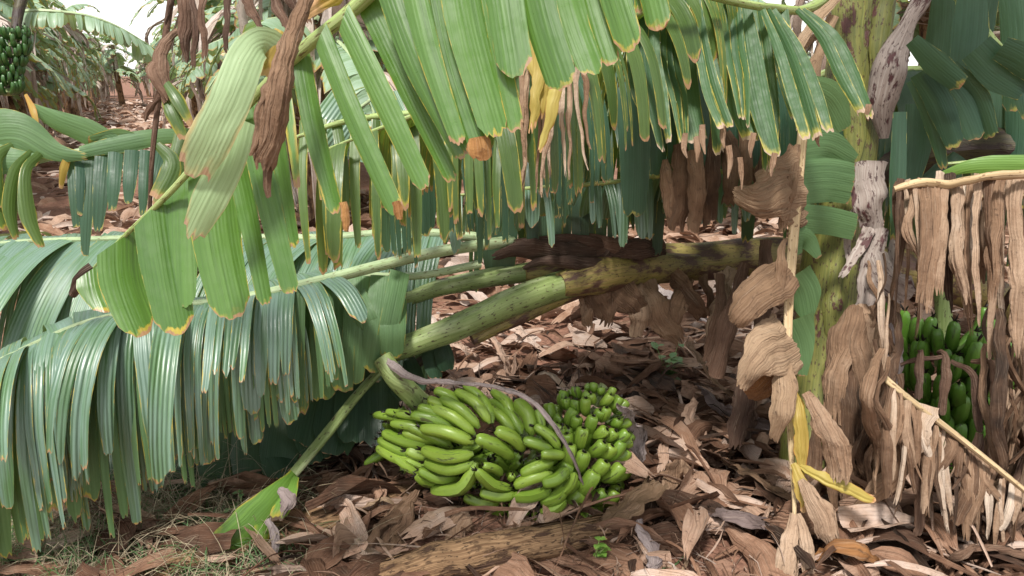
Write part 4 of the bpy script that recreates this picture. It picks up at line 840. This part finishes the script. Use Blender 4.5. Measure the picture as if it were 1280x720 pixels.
# dark brown drooping dead leaves, upper left
dead('dark brown dead leaves drooping at the top left before the sky gap', [([(228, -20, 1.9), (232, 30, 1.88), (233, 82, 1.88)], [16, 24, 8], .5), ([(240, -20, 1.9), (242, 30, 1.87), (245, 86, 1.87)], [10, 12, 5], .4), ([(250, -20, 1.9), (252, 35, 1.87), (254, 78, 1.87)], [8, 12, 7], .6), ([(222, -15, 1.9), (212, 12, 1.9), (208, 32, 1.9)], [10, 8, 3], .3), ([(283, -10, 1.9), (285, 25, 1.88), (284, 68, 1.88)], [12, 10, 5], .3),
      ([(225, 35, 1.9), (208, 50, 1.88), (202, 85, 1.88), (208, 130, 1.88)], [8, 20, 24, 8], .9), ([(215, 45, 1.9), (196, 80, 1.88), (196, 105, 1.87), (208, 125, 1.88)], [6, 12, 14, 5], .8), ([(200, 112, 1.88), (190, 135, 1.88), (181, 154, 1.88)], [12, 12, 4], .5),
      ([(300, -20, 1.95), (315, 12, 1.93), (330, 40, 1.92)], [8, 16, 6], .5), ([(340, -20, 1.95), (348, 12, 1.93), (358, 36, 1.92)], [12, 18, 8], .5), ([(375, -10, 1.95), (385, 10, 1.93), (388, 30, 1.92)], [14, 20, 8], .6), ([(355, -20, 2.0), (362, 5, 2.0), (370, 20, 2.0)], [14, 16, 8], .3)], 'brown', P(240, -20, 1.9), pleat=.04)

# ================================================================== LEFT CROSSING LEAF
lc = thing('banana_leaf', 'broad green leaf entering from the left edge with a twisted midrib and hanging dark strips', 'banana leaf', P(-60, 190, 2.1))
m9 = q3([(-80, 235, 2.05), (0, 212, 2.1), (80, 192, 2.15), (140, 182, 2.2), (230, 176, 2.3), (330, 178, 2.4)], 2.2)
m_ = MB(); tube(m_, m9, [.013, .012, .011, .009, .006, .003], ns=10, nv=30, groove=.4); part('midrib', m_, M['midwax'], lc)
b_ = MB()
for pts, w, m, tn in (([(-40, 175, 2.1), (20, 165, 2.1), (70, 190, 2.12), (110, 196, 2.14)], [70, 60, 30, 8], 'front', .3), ([(-40, 200, 2.08), (10, 200, 2.08), (50, 200, 2.1)], [60, 40, 14], 'front', .5),
                      ([(150, 185, 2.18), (110, 165, 2.16), (70, 150, 2.16), (38, 133, 2.17)], [26, 34, 26, 10], 'pale', .3), ([(180, 180, 2.2), (150, 172, 2.18), (110, 178, 2.16)], [16, 26, 16], 'pale', .5),
                      ([(100, 190, 2.15), (150, 180, 2.17), (210, 170, 2.22), (285, 172, 2.3)], [14, 26, 18, 6], 'pale', .1)):
    hs(b_, pts, w, 2.15, tone=tn, age=.3, roll=.8, nu=10, nv=22, tw0=.3)
part('leaf_blade', b_, M['matte'], lc)
b_ = MB()
for x0, x1, y1, w in ((92, 96, 285, 17), (112, 106, 320, 17), (130, 122, 290, 20), (100, 100, 270, 12), (145, 140, 265, 18), (165, 160, 255, 18), (182, 178, 270, 14), (200, 190, 240, 14)):
    hs(b_, [(x0, 188, 2.17), ((x0 + x1) / 2, (188 + y1) / 2, 2.13), (x1, y1, 2.12)], [w, w, w * .9, w * .5], 2.15, tone=U(0, .7), age=.3)
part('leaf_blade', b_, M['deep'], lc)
b_ = MB()
hs(b_, [(88, 190, 2.15), (80, 210, 2.12), (76, 236, 2.12)], [8, 11, 5], 2.1, tone=.5, age=.7)
hs(b_, [(32, 118, 2.15), (42, 140, 2.12), (48, 168, 2.12)], [4, 9, 4], 2.1, tone=.1, age=.9)
hs(b_, [(208, 105, 1.9), (218, 118, 1.88), (232, 140, 1.88)], [4, 8, 4], 2.1, tone=.1, age=.5)
part('leaf_blade', b_, M['yellow'], lc, 'small yellow strips hanging from the midrib')
b_ = MB()
for pts, w in (([(40, 190, 2.1), (20, 215, 2.05), (12, 260, 2.03), (20, 300, 2.03)], [10, 18, 20, 8]), ([(50, 192, 2.1), (32, 215, 2.05), (35, 270, 2.03), (52, 310, 2.03)], [10, 14, 22, 10]), ([(0, 200, 2.1), (-6, 240, 2.05), (6, 290, 2.03)], [12, 26, 16]), ([(20, 180, 2.1), (-5, 200, 2.05), (0, 260, 2.03)], [10, 16, 12])):
    hs(b_, pts, w, 2.1, tone=U(.2, .7), age=.5, roll=1.0, nv=20)
part('leaf_blade', b_, M['olive'], lc, 'small pale strips with scorched ends curling down at the left edge')
# hanging brown-green leaf near (225,130)
t = thing('banana_leaf', 'small drooping leaf half green half scorched right of the red path', 'banana leaf', P(215, 60, 1.9))
m_ = MB(); tube(m_, q3([(215, -10, 1.92), (205, 60, 1.9), (200, 110, 1.9), (190, 200, 1.9), (186, 300, 1.95)], 1.9), [.008, .008, .007, .006, .004], ns=8, nv=20); part('midrib', m_, M['brown'], t)
b_ = MB()
for pts, w in (([(205, 100, 1.88), (222, 125, 1.86), (240, 158, 1.86)], [8, 18, 8]), ([(203, 115, 1.9), (215, 140, 1.88), (230, 175, 1.88)], [8, 20, 10]), ([(196, 180, 1.9), (215, 205, 1.9), (195, 250, 1.88)], [10, 26, 20]), ([(230, 160, 2), (222, 200, 1.98), (196, 262, 1.96)], [20, 28, 16])):
    hs(b_, pts, w, 1.9, tone=U(0, .7), age=1.3, roll=1)
part('leaf_blade', b_, M['olive'], t)

# ================================================================== RIGHT SIDE: dry frond and strips
dr = thing('banana_leaf', 'dry tan leaf lying horizontal at the right edge with shredded strips hanging down', 'banana leaf', P(1120, 236, 2.4))
m_ = MB(); tube(m_, q3([(1118, 236, 2.42), (1150, 228, 2.4), (1190, 229, 2.38), (1240, 221, 2.35), (1320, 216, 2.32)], 2.4), [.010, .013, .012, .014], ns=12, nv=30, crum=.006)
tube(m_, q3([(1125, 250, 2.5), (1200, 247, 2.46), (1300, 244, 2.42)], 2.4), [.008, .009, .009], ns=8, nv=20, crum=.002)
part('midrib', m_, M['drymid'], dr)
b_ = MB(); x = 1126
while x < 1300:
    for lay in range(R.choice((1, 1, 2))):
        y1 = U(330, 478) if x > 1240 else U(320, 435); w = U(5, 17); dx = U(-14, 14); dd = 2.42 - lay * .05 + U(0, .06)
        hs(b_, [(x, 222 + U(-8, 12), dd + .04), (x + dx * .3, 240 + U(0, 10), dd + U(-.03, .03)), (x + dx * .6 + U(-6, 6), (240 + y1) / 2, dd - .03), (x + dx, y1, dd)], [w * U(.6, 1.3), w * U(.6, 1), w * U(.8, 1.7), w * U(.1, .9)], 2.4, tone=min(1, max(.05, R.gauss(.52, .36))), roll=U(.6, 2.6), crum=.006, cfreq=9, rag=.06, nu=8, nv=24, tw0=U(-.9, .9), twist=U(-1.4, 1.4), jag=.12, pleat=.07)
    x += U(7, 14)
for x0, y1, w, dd in ((1142, 330, 24, 2.38), (1196, 380, 30, 2.36), (1222, 410, 22, 2.34), (1246, 380, 34, 2.37), (1268, 450, 34, 2.33), (1290, 410, 30, 2.36), (1155, 400, 16, 2.41), (1210, 420, 18, 2.4), (1236, 350, 22, 2.32)):
    hs(b_, [(x0 + U(-6, 6), 224 + U(-6, 8), dd + .05), (x0, 250, dd + .03), (x0 + U(-8, 8), (250 + y1) / 2, dd - .01), (x0 + U(-12, 12), y1, dd)], [w * .75, w * .5, w * U(.5, .95), w * U(.1, .4)], 2.4, tone=min(1, max(.05, R.gauss(.5, .2))), roll=U(.8, 2.4), crum=.009, cfreq=9, rag=.12, nu=16, nv=28, tw0=U(-.6, .6), twist=U(-1.2, 1.2), jag=.16, pleat=.07)
for dx in (-10, 0, 11): hs(b_, [(1166 + dx, 228, 2.41), (1167 + dx * .8, 290, 2.32), (1160 + dx * 1.2, 385 + U(-20, 14), 2.31)], [18, 17, 9], 2.35, tone=.5 + dx * .01, roll=1.2, crum=.005, rag=.08, nu=12, nv=30, pleat=.09, tw0=0, twist=.3, jag=.15)
part('leaf_blade', b_, M['dry'], dr)
dr2 = thing('banana_leaf', 'dry leaf with pale straight midrib sloping down to the right before the green bunch', 'banana leaf', P(1120, 486, 2.35))
m_ = MB(); tube(m_, q3([(1105, 470, 2.42), (1122, 487, 2.35), (1200, 547, 2.3), (1300, 628, 2.25)], 2.3), [.008, .013, .011, .009], ns=10, nv=30, groove=.5); part('midrib', m_, M['drymid'], dr2)
b_ = MB()
for i in range(44):
    t_ = U(0, 1); x0 = 1115 + 170 * t_; y0 = 485 + 135 * t_; L = U(50, 150) * (1 - .3 * t_); w = U(5, 20)
    hs(b_, [(x0, y0, 2.33), (x0 + U(-8, 8), y0 + L * .4, 2.3), (x0 + U(-18, 14), min(700, y0 + L), 2.3)], [w * .6, w, w * U(.3, .9)], 2.3, tone=min(1, max(.05, R.gauss(.5, .25))), roll=U(.6, 2.8), crum=.006, cfreq=9, rag=.06, nu=8, nv=20, tw0=U(-.8, .8), twist=U(-1.2, 1.2), jag=.12, pleat=.07)
hs(b_, [(1150, 505, 2.34), (1140, 540, 2.32), (1138, 570, 2.32)], [46, 50, 30], 2.3, tone=.85, roll=.9, crum=.008, nu=10, nv=20, tw0=0)
part('leaf_blade', b_, M['dry'], dr2)
mb = MB()
for i in range(30):
    x0 = U(1090, 1300); y0 = U(300, 400) if i % 2 else U(430, 560); L = U(80, 150); w = U(5, 14)
    if 1120 < x0 < 1235: x0 = R.choice((x0 + 110, x0 - 110, 1110)); x0 = min(1310, max(1085, x0)); dd = U(2.4, 2.72)
    hs(mb, [(x0, y0, dd), (x0 + U(-10, 10), y0 + L * .25, dd - .04), (x0 + U(-16, 16), y0 + L * .6, dd - .04), (x0 + U(-24, 20), min(705, y0 + L), dd)], [w * .5, w, w * U(.8, 1.3), w * U(.2, .6)], 2.5, tone=min(1, max(.05, R.gauss(.42, .25))), roll=U(1, 3), crum=.008, cfreq=8, rag=.06, nu=7, nv=20, tw0=U(-1, 1), twist=U(-2, 2), jag=.1, pleat=.08)
for i in range(34):
    x0 = R.choice((U(1232, 1315), U(1232, 1315), U(1082, 1135))); y0 = U(380, 500); y1 = U(590, 705); w = U(6, 26); dd = U(2.36, 2.66)
    hs(mb, [(x0, y0, dd), (x0 + U(-16, 16), y0 + (y1 - y0) * .3, dd - U(0, .12)), (x0 + U(-26, 26), y0 + (y1 - y0) * .65, dd - U(-.04, .12)), (x0 + U(-48, 30), y1, dd + U(-.08, .05))], [w * .5, w, w * U(.8, 1.3), w * U(.1, .5)], 2.5, tone=min(.72, max(.05, R.gauss(.4, .22))), roll=U(.8, 2.6), crum=.018, cfreq=9, rag=.12, nu=10, nv=22, tw0=U(-1, 1), twist=U(-1.5, 1.5), jag=.12, pleat=.08)
solo('dead_leaf', mb, M['dry'], 'tangle of narrow brown strips hanging over the green bunch at right', 'dead leaf', None, P(1200, 300, 2.6))
mb = MB()
for pts, w, tn in (([(1150, 440, 2.5), (1152, 445, 2.46), (1149, 500, 2.44)], [8, 14, 10], .3), ([(1172, 440, 2.5), (1182, 448, 2.46), (1178, 520, 2.44)], [10, 18, 10], .4), ([(1190, 450, 2.5), (1215, 470, 2.46), (1225, 540, 2.44)], [6, 14, 10], .3), ([(1215, 452, 2.5), (1240, 455, 2.44), (1246, 520, 2.42), (1238, 600, 2.4)], [6, 16, 22, 14], .8),
                   ([(1225, 540, 2.42), (1218, 610, 2.38), (1222, 680, 2.38)], [10, 26, 10], .35), ([(1125, 455, 2.5), (1165, 448, 2.46), (1180, 446, 2.46)], [6, 8, 6], .3), ([(1110, 500, 2.45), (1115, 560, 2.42), (1118, 620, 2.42)], [16, 20, 10], .5), ([(1140, 540, 2.4), (1150, 600, 2.36), (1148, 672, 2.36)], [14, 18, 12], .55)):
    hs(mb, pts, w, 2.45, tone=tn, roll=1.6, crum=.008, nu=8, nv=20)
solo('dead_leaf', mb, M['brown'], 'smooth chestnut brown straps bent over in front of the green bunch', 'dead leaf', None, P(1200, 450, 2.45))
mb = MB()
for pts, w, tn in (([(1290, 560, 2.4), (1255, 640, 2.36), (1245, 690, 2.36)], [16, 20, 12], .4), ([(1215, 690, 2.4), (1250, 672, 2.36), (1285, 640, 2.36)], [12, 16, 10], .9)):
    hs(mb, pts, w, 2.45, tone=tn, roll=1.6, crum=.008, nu=8, nv=20)
solo('dead_leaf', mb, M['brown'], 'brown strap curling upward at the lower right corner of the view', 'dead leaf', None, P(1270, 640, 2.38))
# green leaves at the right of the stem
rg = thing('banana_leaf', 'dark green leaf hanging beside the stem at the upper right with ragged tips', 'banana leaf', P(1200, -40, 2.7))
m_ = MB(); tube(m_, q3([(1140, -60, 2.8), (1200, 0, 2.7), (1250, 60, 2.6), (1300, 110, 2.5)], 2.7), [.016, .014, .012, .01], ns=10, nv=20); part('midrib', m_, M['midrib'], rg)
b_ = MB()
for pts, w, d in (([(1140, 50), (1165, 75), (1203, 108)], [18, 32, 24], 2.5), ([(1150, 90), (1175, 130), (1195, 185)], [26, 34, 20], 2.6), ([(1165, 85), (1200, 125), (1222, 175)], [30, 40, 26], 2.58), ([(1185, 85), (1220, 120), (1240, 172)], [24, 30, 18], 2.56), ([(1140, 100), (1165, 150), (1180, 212)], [14, 22, 10], 2.65),
                  ([(1215, -20), (1212, 40), (1205, 100)], [30, 44, 34], 2.62), ([(1238, -20), (1228, 30), (1215, 85)], [24, 30, 16], 2.66), ([(1220, 60), (1250, 90), (1290, 115)], [40, 50, 30], 2.5), ([(1250, 60), (1280, 75), (1310, 100)], [30, 40, 30], 2.45), ([(1270, -10), (1275, 60), (1270, 140)], [40, 44, 30], 2.8),
                  ([(1125, 140), (1122, 220), (1118, 300)], [16, 20, 10], 2.6), ([(1150, 130), (1145, 190), (1135, 240)], [34, 34, 20], 2.8), ([(1200, 195), (1180, 215), (1150, 235)], [20, 30, 20], 2.9), ([(1180, -20), (1175, 50), (1165, 120)], [24, 34, 20], 2.9), ([(1255, 110), (1250, 160), (1240, 210)], [60, 60, 40], 3.1), ([(1290, 100), (1290, 160), (1285, 210)], [60, 60, 40], 3.0), ([(1290, 110, 2.5), (1280, 120, 2.45), (1285, 150, 2.45)], [24, 20, 10], 2.5)):
    hs(b_, [(p[0], p[1], d) for p in pts], w, d, tone=U(.1, .9), age=.6, roll=.6, jag=.03, tw0=U(-.2, .2))
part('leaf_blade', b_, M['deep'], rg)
t = thing('banana_leaf', 'bright green short leaf lying over the dry leaf at the right edge', 'banana leaf', P(1180, 215, 2.6)); m_ = MB(); tube(m_, q3([(1185, 205, 2.6), (1240, 200, 2.55), (1300, 198, 2.5)], 2.5), [.006, .006, .006], ns=8, nv=12); part('midrib', m_, M['midrib'], t)
b_ = MB(); hs(b_, [(1178, 218, 2.6), (1220, 207, 2.55), (1300, 206, 2.5)], [8, 24, 26], 2.5, tone=.6, age=.1, roll=.8, tw0=0); part('leaf_blade', b_, M['lime'], t)
mb = MB(); tube(mb, q3([(1100, 215, 3.3), (1180, 190, 3.2), (1260, 186, 3.1), (1400, 190, 3.0)], 3), [.07, .075, .08, .085], ns=16, nv=30, crum=.008)
solo('fallen_banana_stem', mb, M['darkstem'], 'dark horizontal banana stem behind the leaves at the right edge', 'fallen stem')
# dark leaves that close the view behind the right side
cb = thing('banana_leaf', 'shaded leaf mass hanging behind the right dry leaf', 'banana leaf', P(1200, 100, 3.6))
mm = q3([(980, 120, 3.9), (1100, 90, 3.7), (1220, 90, 3.6), (1360, 110, 3.5)], 3.6); m_ = MB(); tube(m_, mm, [.02, .018, .015, .01], ns=8, nv=20); part('midrib', m_, M['midrib'], cb)
b_ = MB()
for kw in (dict(side=1, L=.7, n=16, elev=-.2, g=4, tone=(0, .9), gap=.0), dict(side=-1, L=1.1, n=16, elev=-.4, g=5, tone=(0, .9), gap=.0)): blade(b_, mm, **kw)
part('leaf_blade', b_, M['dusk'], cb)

# ================================================================== WEEDS AND GRASS
def weed(label, x, y, n, s, mat='lime'):
    g = G(x, y); t = thing('weed', label, 'weed', (g[0], g[1], 0), 'small green weeds in the litter'); m_ = MB(); b_ = MB()
    for _ in range(n):
        a = U(0, 2 * PI); tip = g + np.array((math.cos(a) * U(.02, .1) * s, math.sin(a) * U(.02, .1) * s, U(.06, .2) * s)); tube(m_, [g, (g + tip) / 2 + np.array((0, 0, .02)), tip], [.003, .002, .001], ns=5, nv=6, caps=False)
        for k in range(5):
            c = g + (tip - g) * U(.4, 1); aa = U(0, 2 * PI); d = np.array((math.cos(aa), math.sin(aa), U(-.2, .4))) * U(.03, .06) * s
            ribbon(b_, [c, c + d * .5 + np.array((0, 0, .005)), c + d], np.array([.004, .032, .03, .004]) * s, (-d[1], d[0], 0), nu=5, nv=7, roll=.6, tone=U(.3, 1), age=.1)
    part('stem', m_, M['midrib'], t); part('foliage', b_, M[mat], t)
M['weed'] = leaf_mat('weed_leaf', (.10, .2, .07), (.2, .34, .14), tip_y=.003, tip_b=.001, edge_w=.0005, trans=.3)
weed('pale green leafy weed growing in litter right of the fallen trunk window', 835, 480, 9, 1.1, 'weed')
weed('tiny bright seedling at the bottom edge below the log', 742, 716, 4, .6)
weed('small weed by the dry grass near the leaf tip', 300, 660, 4, .6, 'weed')
def gpiece(label, pts, w, lift=.03, mat='lime'):
    return piece(label, pts, w, mat, lift, 'green_leaf_strip', 'leaf strip', 'green leaf strips lying on the ground', tone=.4, age=.2, crum=.004)
gpiece('long green leaf strip lying in the dry grass at the bottom left corner', [(-10, 702), (50, 695), (115, 680)], [14, 20, 14], mat='matte')
gpiece('grey green leaf strip on the soil left of the scorched leaf tip', [(212, 662), (245, 648), (265, 635)], [8, 16, 8], mat='matte')
gpiece('small bright green strip on brown litter under the bunch', [(445, 672), (465, 668), (480, 662)], [4, 6, 3])
gpiece('dark green strip on the litter right of the bunch', [(810, 600), (830, 592), (845, 594)], [5, 9, 5], mat='dusk')
gpiece('thin grey green strip at the bottom right of the log', [(825, 712), (845, 705), (858, 692)], [4, 5, 3], mat='matte')
mb = MB()
for _ in range(3600):
    px = U(-60, 330) if R.random() < .85 else U(330, 430); py = U(575, 740); g = G(px, py)
    if R.random() < (px / 480) ** 2: continue
    a = U(0, 2 * PI); L = U(.08, .3); d = np.array((math.cos(a), math.sin(a), 0)); p = g.copy(); p[2] = hgt(p[0], p[1]) + U(0, .03); pts = [p.copy()]; el = U(.2, 1.3)
    for _k in range(4):
        p = p + (d * math.cos(el) + Z * math.sin(el)) * L / 4; el -= U(.1, .7); p[2] = max(p[2], .005); pts.append(p.copy())
    ribbon(mb, pts, [.0025, .002, .0016, .0008], (-d[1], d[0], 0), nu=2, nv=6, tone=U(.6, 1))
M['straw'] = dry_mat('straw', [(.3, .22, .12), (.5, .4, .25), (.66, .57, .4)])
struct('dry_grass', mb, M['straw'], 'stuff', 'tangled straw coloured dry grass at the bottom left', 'grass')
mb = MB()
for _ in range(1100):
    px = U(-60, 380); py = U(590, 740); g = G(px, py); a = U(0, 2 * PI); L = U(.05, .16); d = np.array((math.cos(a), math.sin(a), 0))
    ribbon(mb, [g, g + d * L * .3 + Z * L * .6, g + d * L + Z * L * .5], [.003, .003, .001], (-d[1], d[0], 0), nu=2, nv=5, tone=U(.2, 1), age=0)
struct('green_grass', mb, M['matte'], 'stuff', 'sparse green grass blades among the dry grass', 'grass')

# ================================================================== PLANTATION BEHIND
M['bgdry'] = dry_mat('background_dry_leaf', [(.16, .11, .085), (.34, .25, .2), (.52, .43, .36), (.66, .58, .52)], streak_k=.7, trans=.2)
M['bggreen'] = leaf_mat('background_leaf', (.09, .17, .07), (.24, .37, .2), wax=(.42, .54, .46), waxf=.5, tip_y=.05, tip_b=.02, edge_w=.004, rough=.4, trans=.3)
def make_plant(seed, H=2.2, ngreen=5, ndry=26):
    ngreen += 8; ndry = int(ndry * .45)
    global R
    R0 = R; R = random.Random(seed)
    t = thing('banana_plant', 'x', 'banana plant', (0, 0, 0))
    m_ = MB(); tube(m_, [np.array((0, 0, -.05)), np.array((U(-.1, .1), U(-.1, .1), H * .5)), np.array((U(-.2, .2), U(-.2, .2), H))], [.12, .1, .06], ns=10, nv=14, crum=.02); part('trunk', m_, M['log'], t)
    g_ = MB(); d_ = MB(); rb = MB()
    for k in range(ngreen):
        a = U(0, 2 * PI); d = np.array((math.cos(a), math.sin(a), 0)); up_ = U(.5, 1.1); Lr = U(1.0, 1.7); p = np.array((0, 0, H if k < 4 else H * U(.5, .95))); pts = [p.copy()]; el = up_ if k < 4 else U(-.2, .7)
        for _ in range(7): p = p + (d * math.cos(el) + Z * math.sin(el)) * Lr / 7; el -= U(.15, .38); pts.append(p.copy())
        tube(rb, pts, [.02, .015, .01, .005], ns=5, nv=12, caps=False)
        for sd in (1, -1): blade(g_, pts, side=sd, L=.32, n=12, elev=.1, g=4.5, lean=.15, t0=.15, tone=(.1, 1), age=(.2, 1), split=0, nu=3, nv=6, gap=.04, shape=lambda t: max(.25, math.sin(min(1, t * 1.1 + .12) * PI * .92)))
    for k in range(ndry):
        a = U(0, 2 * PI); d = np.array((math.cos(a), math.sin(a), 0)); z0 = H * U(.35, 1.1); r0 = .1; out = U(.15, .95); Ls = U(.3, 1.2); p = np.array((d[0] * r0, d[1] * r0, z0))
        pts = [p, p + d * out * .5 + Z * .05, p + d * out - Z * Ls * .35, p + d * (out * U(.7, 1.2)) - Z * Ls]; pts = [np.array((q[0], q[1], max(.02, q[2]))) for q in pts]
        for _ in range(4): ribbon(d_, [q + np.array((U(-.07, .07), U(-.07, .07), U(-.06, .06))) for q in pts], [U(.02, .05), U(.03, .1), U(.03, .11), .01], np.array((-d[1], d[0], 0)), nu=4, nv=9, roll=U(.5, 2.5), twist=U(-1.5, 1.5), crum=.03, cfreq=6, tone=min(1, max(0, R.gauss(.68, .22))), jag=.08)
    cr = part('crown', g_, M['bggreen'], t); part('midrib', rb, M['midwax'], cr); part('dry_leaves', d_, M['bgdry'], t)
    R = R0; return t
protos = [make_plant(11), make_plant(12, 2.5, 6, 30), make_plant(13, 1.9, 4, 34), make_plant(14, 2.3, 7, 22)]
spots = []
rp = random.Random(21)
def line(x7, y0, y1, st, tag):
    y = y0
    while y < y1:
        spots.append((x7 - .448 * (y - 7) + rp.uniform(-.25, .25), y + rp.uniform(-.2, .2), tag)); y += st * rp.uniform(.8, 1.2) * (1 + (y - y0) * .02)
line(-5.7, 6.2, 60, 1.2, 'in the row left of the red path')
for _ in range(26): spots.append((rp.uniform(-34, -12), rp.uniform(36, 58), 'closing off the far end of the path'))
line(-7.6, 8, 30, 1.8, 'in the second row left of the path')
line(-1.3, 7.4, 42, 1.5, 'in the row right of the red path')
line(1.2, 7.4, 16, 1.7, 'behind the hanging leaf curtain')
line(4.6, 6.4, 12, 1.6, 'beyond the upright stem on the right')
line(7.6, 6, 11, 1.6, 'far to the right behind dry leaves')
def dup(o, parent=None):
    c = o.copy(); C.objects.link(c); c.parent = parent
    for ch in list(o.children): dup(ch, c)
    return c
ordn = ['first', 'second', 'third', 'fourth', 'fifth', 'sixth', 'seventh', 'eighth', 'ninth', 'tenth', 'eleventh', 'twelfth', 'thirteenth', 'fourteenth', 'fifteenth', 'sixteenth', 'seventeenth', 'eighteenth', 'nineteenth', 'twentieth']
used = [False] * 4; cnts = {}
for i, (x, y, tg) in enumerate(spots):
    k = rp.randrange(4)
    if not used[k]: o = protos[k]; used[k] = True
    else: o = dup(protos[k])
    o.location = (x, y, 0); o.rotation_euler = (0, 0, rp.uniform(0, 6.28)); s = rp.uniform(1.0, 1.35); o.scale = (s, s, s)
    n = cnts.get(tg, 0); cnts[tg] = n + 1
    if n < 20: o['label'] = 'shaggy banana plant, %s nearest %s' % (ordn[n], tg)
    else: o['label'] = 'shaggy banana plant with dry skirt %s' % tg
    o['group'] = 'banana plants standing in rows behind'
# far bunch on the left plant
b3 = thing('banana_bunch', 'dark green banana bunch hanging on the near left background plant', 'banana bunch', P(14, 130, 5.4))
mb = MB(); tube(mb, [P(30, -10, 5.5), P(22, 20, 5.45), P(18, 60, 5.4), P(12, 118, 5.4)], [.035, .035, .03, .02], ns=8, nv=14); part('bunch_stalk', mb, M['darkstem'], b3)
for row in range(7):
    c = P(20 - row * 1.6, 46 + row * 11.5, 5.4); n = 13; m0 = MB(); tube(m0, [c - RGT * .03, c + RGT * .03], [.03, .03], ns=6, nv=3); h = part('banana_hand', m0, M['petiole'], b3)
    rad = .072 + .012 * math.sin(row * 1.1)
    m_ = MB()
    for k in range(n):
        an = 2 * PI * k / n + U(-.25, .25); dirr = np.array((math.sin(an), math.cos(an), 0)); a = c + dirr * rad * .5 - Z * .015; b = c + dirr * rad * U(.95, 1.3) + Z * U(.04, .08)
        banana_geo(m_, a, b, .0145, dirr * .02 - Z * .01, tone=U(.2, .9), nv=7, ns=10)
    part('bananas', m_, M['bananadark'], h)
# a bright frond of the left row over the path
t = thing('banana_leaf', 'long blue green leaf stretching right from the left row above the path', 'banana leaf', P(35, 12, 5.6))
mm = q3([(20, 15, 5.6), (60, 14, 5.6), (110, 20, 5.7), (150, 35, 5.8), (195, 62, 6.0)], 5.6); m_ = MB(); tube(m_, mm, [.02, .015, .01, .005], ns=6, nv=16); part('midrib', m_, M['midwax'], t)
b_ = MB()
for sd in (1, -1): blade(b_, mm, side=sd, L=.17, n=22, elev=-.3, g=9, lean=.1, tone=(.4, 1), age=(0, .4), split=0, gap=.02)
part('leaf_blade', b_, M['bggreen'], t)

# ================================================================== LIGHT, SKY, CAMERA
sc = bpy.context.scene
w = bpy.data.worlds.new('World'); sc.world = w; w.use_nodes = True; nt = w.node_tree
bg = nt.nodes['Background']; sky = nt.nodes.new('ShaderNodeTexSky'); sky.sky_type = 'NISHITA'; sky.sun_disc = False
SE, SR = math.radians(62), math.radians(200)
sky.sun_elevation = SE; sky.sun_rotation = SR; sky.air_density = 1.4; sky.dust_density = .6; sky.ozone_density = .6; sky.altitude = 0
hs_ = nt.nodes.new('ShaderNodeHueSaturation'); hs_.inputs['Saturation'].default_value = .12; hs_.inputs['Value'].default_value = 1.9
nt.links.new(sky.outputs[0], hs_.inputs['Color']); nt.links.new(hs_.outputs[0], bg.inputs[0]); bg.inputs[1].default_value = .068
sl = bpy.data.lights.new('sun', 'SUN'); sl.energy = 3.5; sl.angle = math.radians(9); sl.color = (1, .96, .9)
so = bpy.data.objects.new('sun', sl); C.objects.link(so)
sd = Vector((math.sin(SR) * math.cos(SE), math.cos(SR) * math.cos(SE), math.sin(SE)))
so.rotation_euler = sd.to_track_quat('Z', 'Y').to_euler(); so.location = (0, 0, 8)
cd = bpy.data.cameras.new('camera'); co = bpy.data.objects.new('camera', cd); C.objects.link(co)
cd.sensor_width = 36; cd.lens = 36 * F / 1280; cd.clip_end = 5000; cd.clip_start = .02
co.location = Vector(CAM); co.rotation_euler = (PI / 2 - PITCH, 0, 0); sc.camera = co
sc.view_settings.view_transform = 'Standard'; sc.view_settings.look = 'None'; sc.view_settings.gamma = 1; sc.view_settings.exposure = .74
sc.cycles.max_bounces = 6; sc.cycles.transmission_bounces = 3; sc.cycles.diffuse_bounces = 4
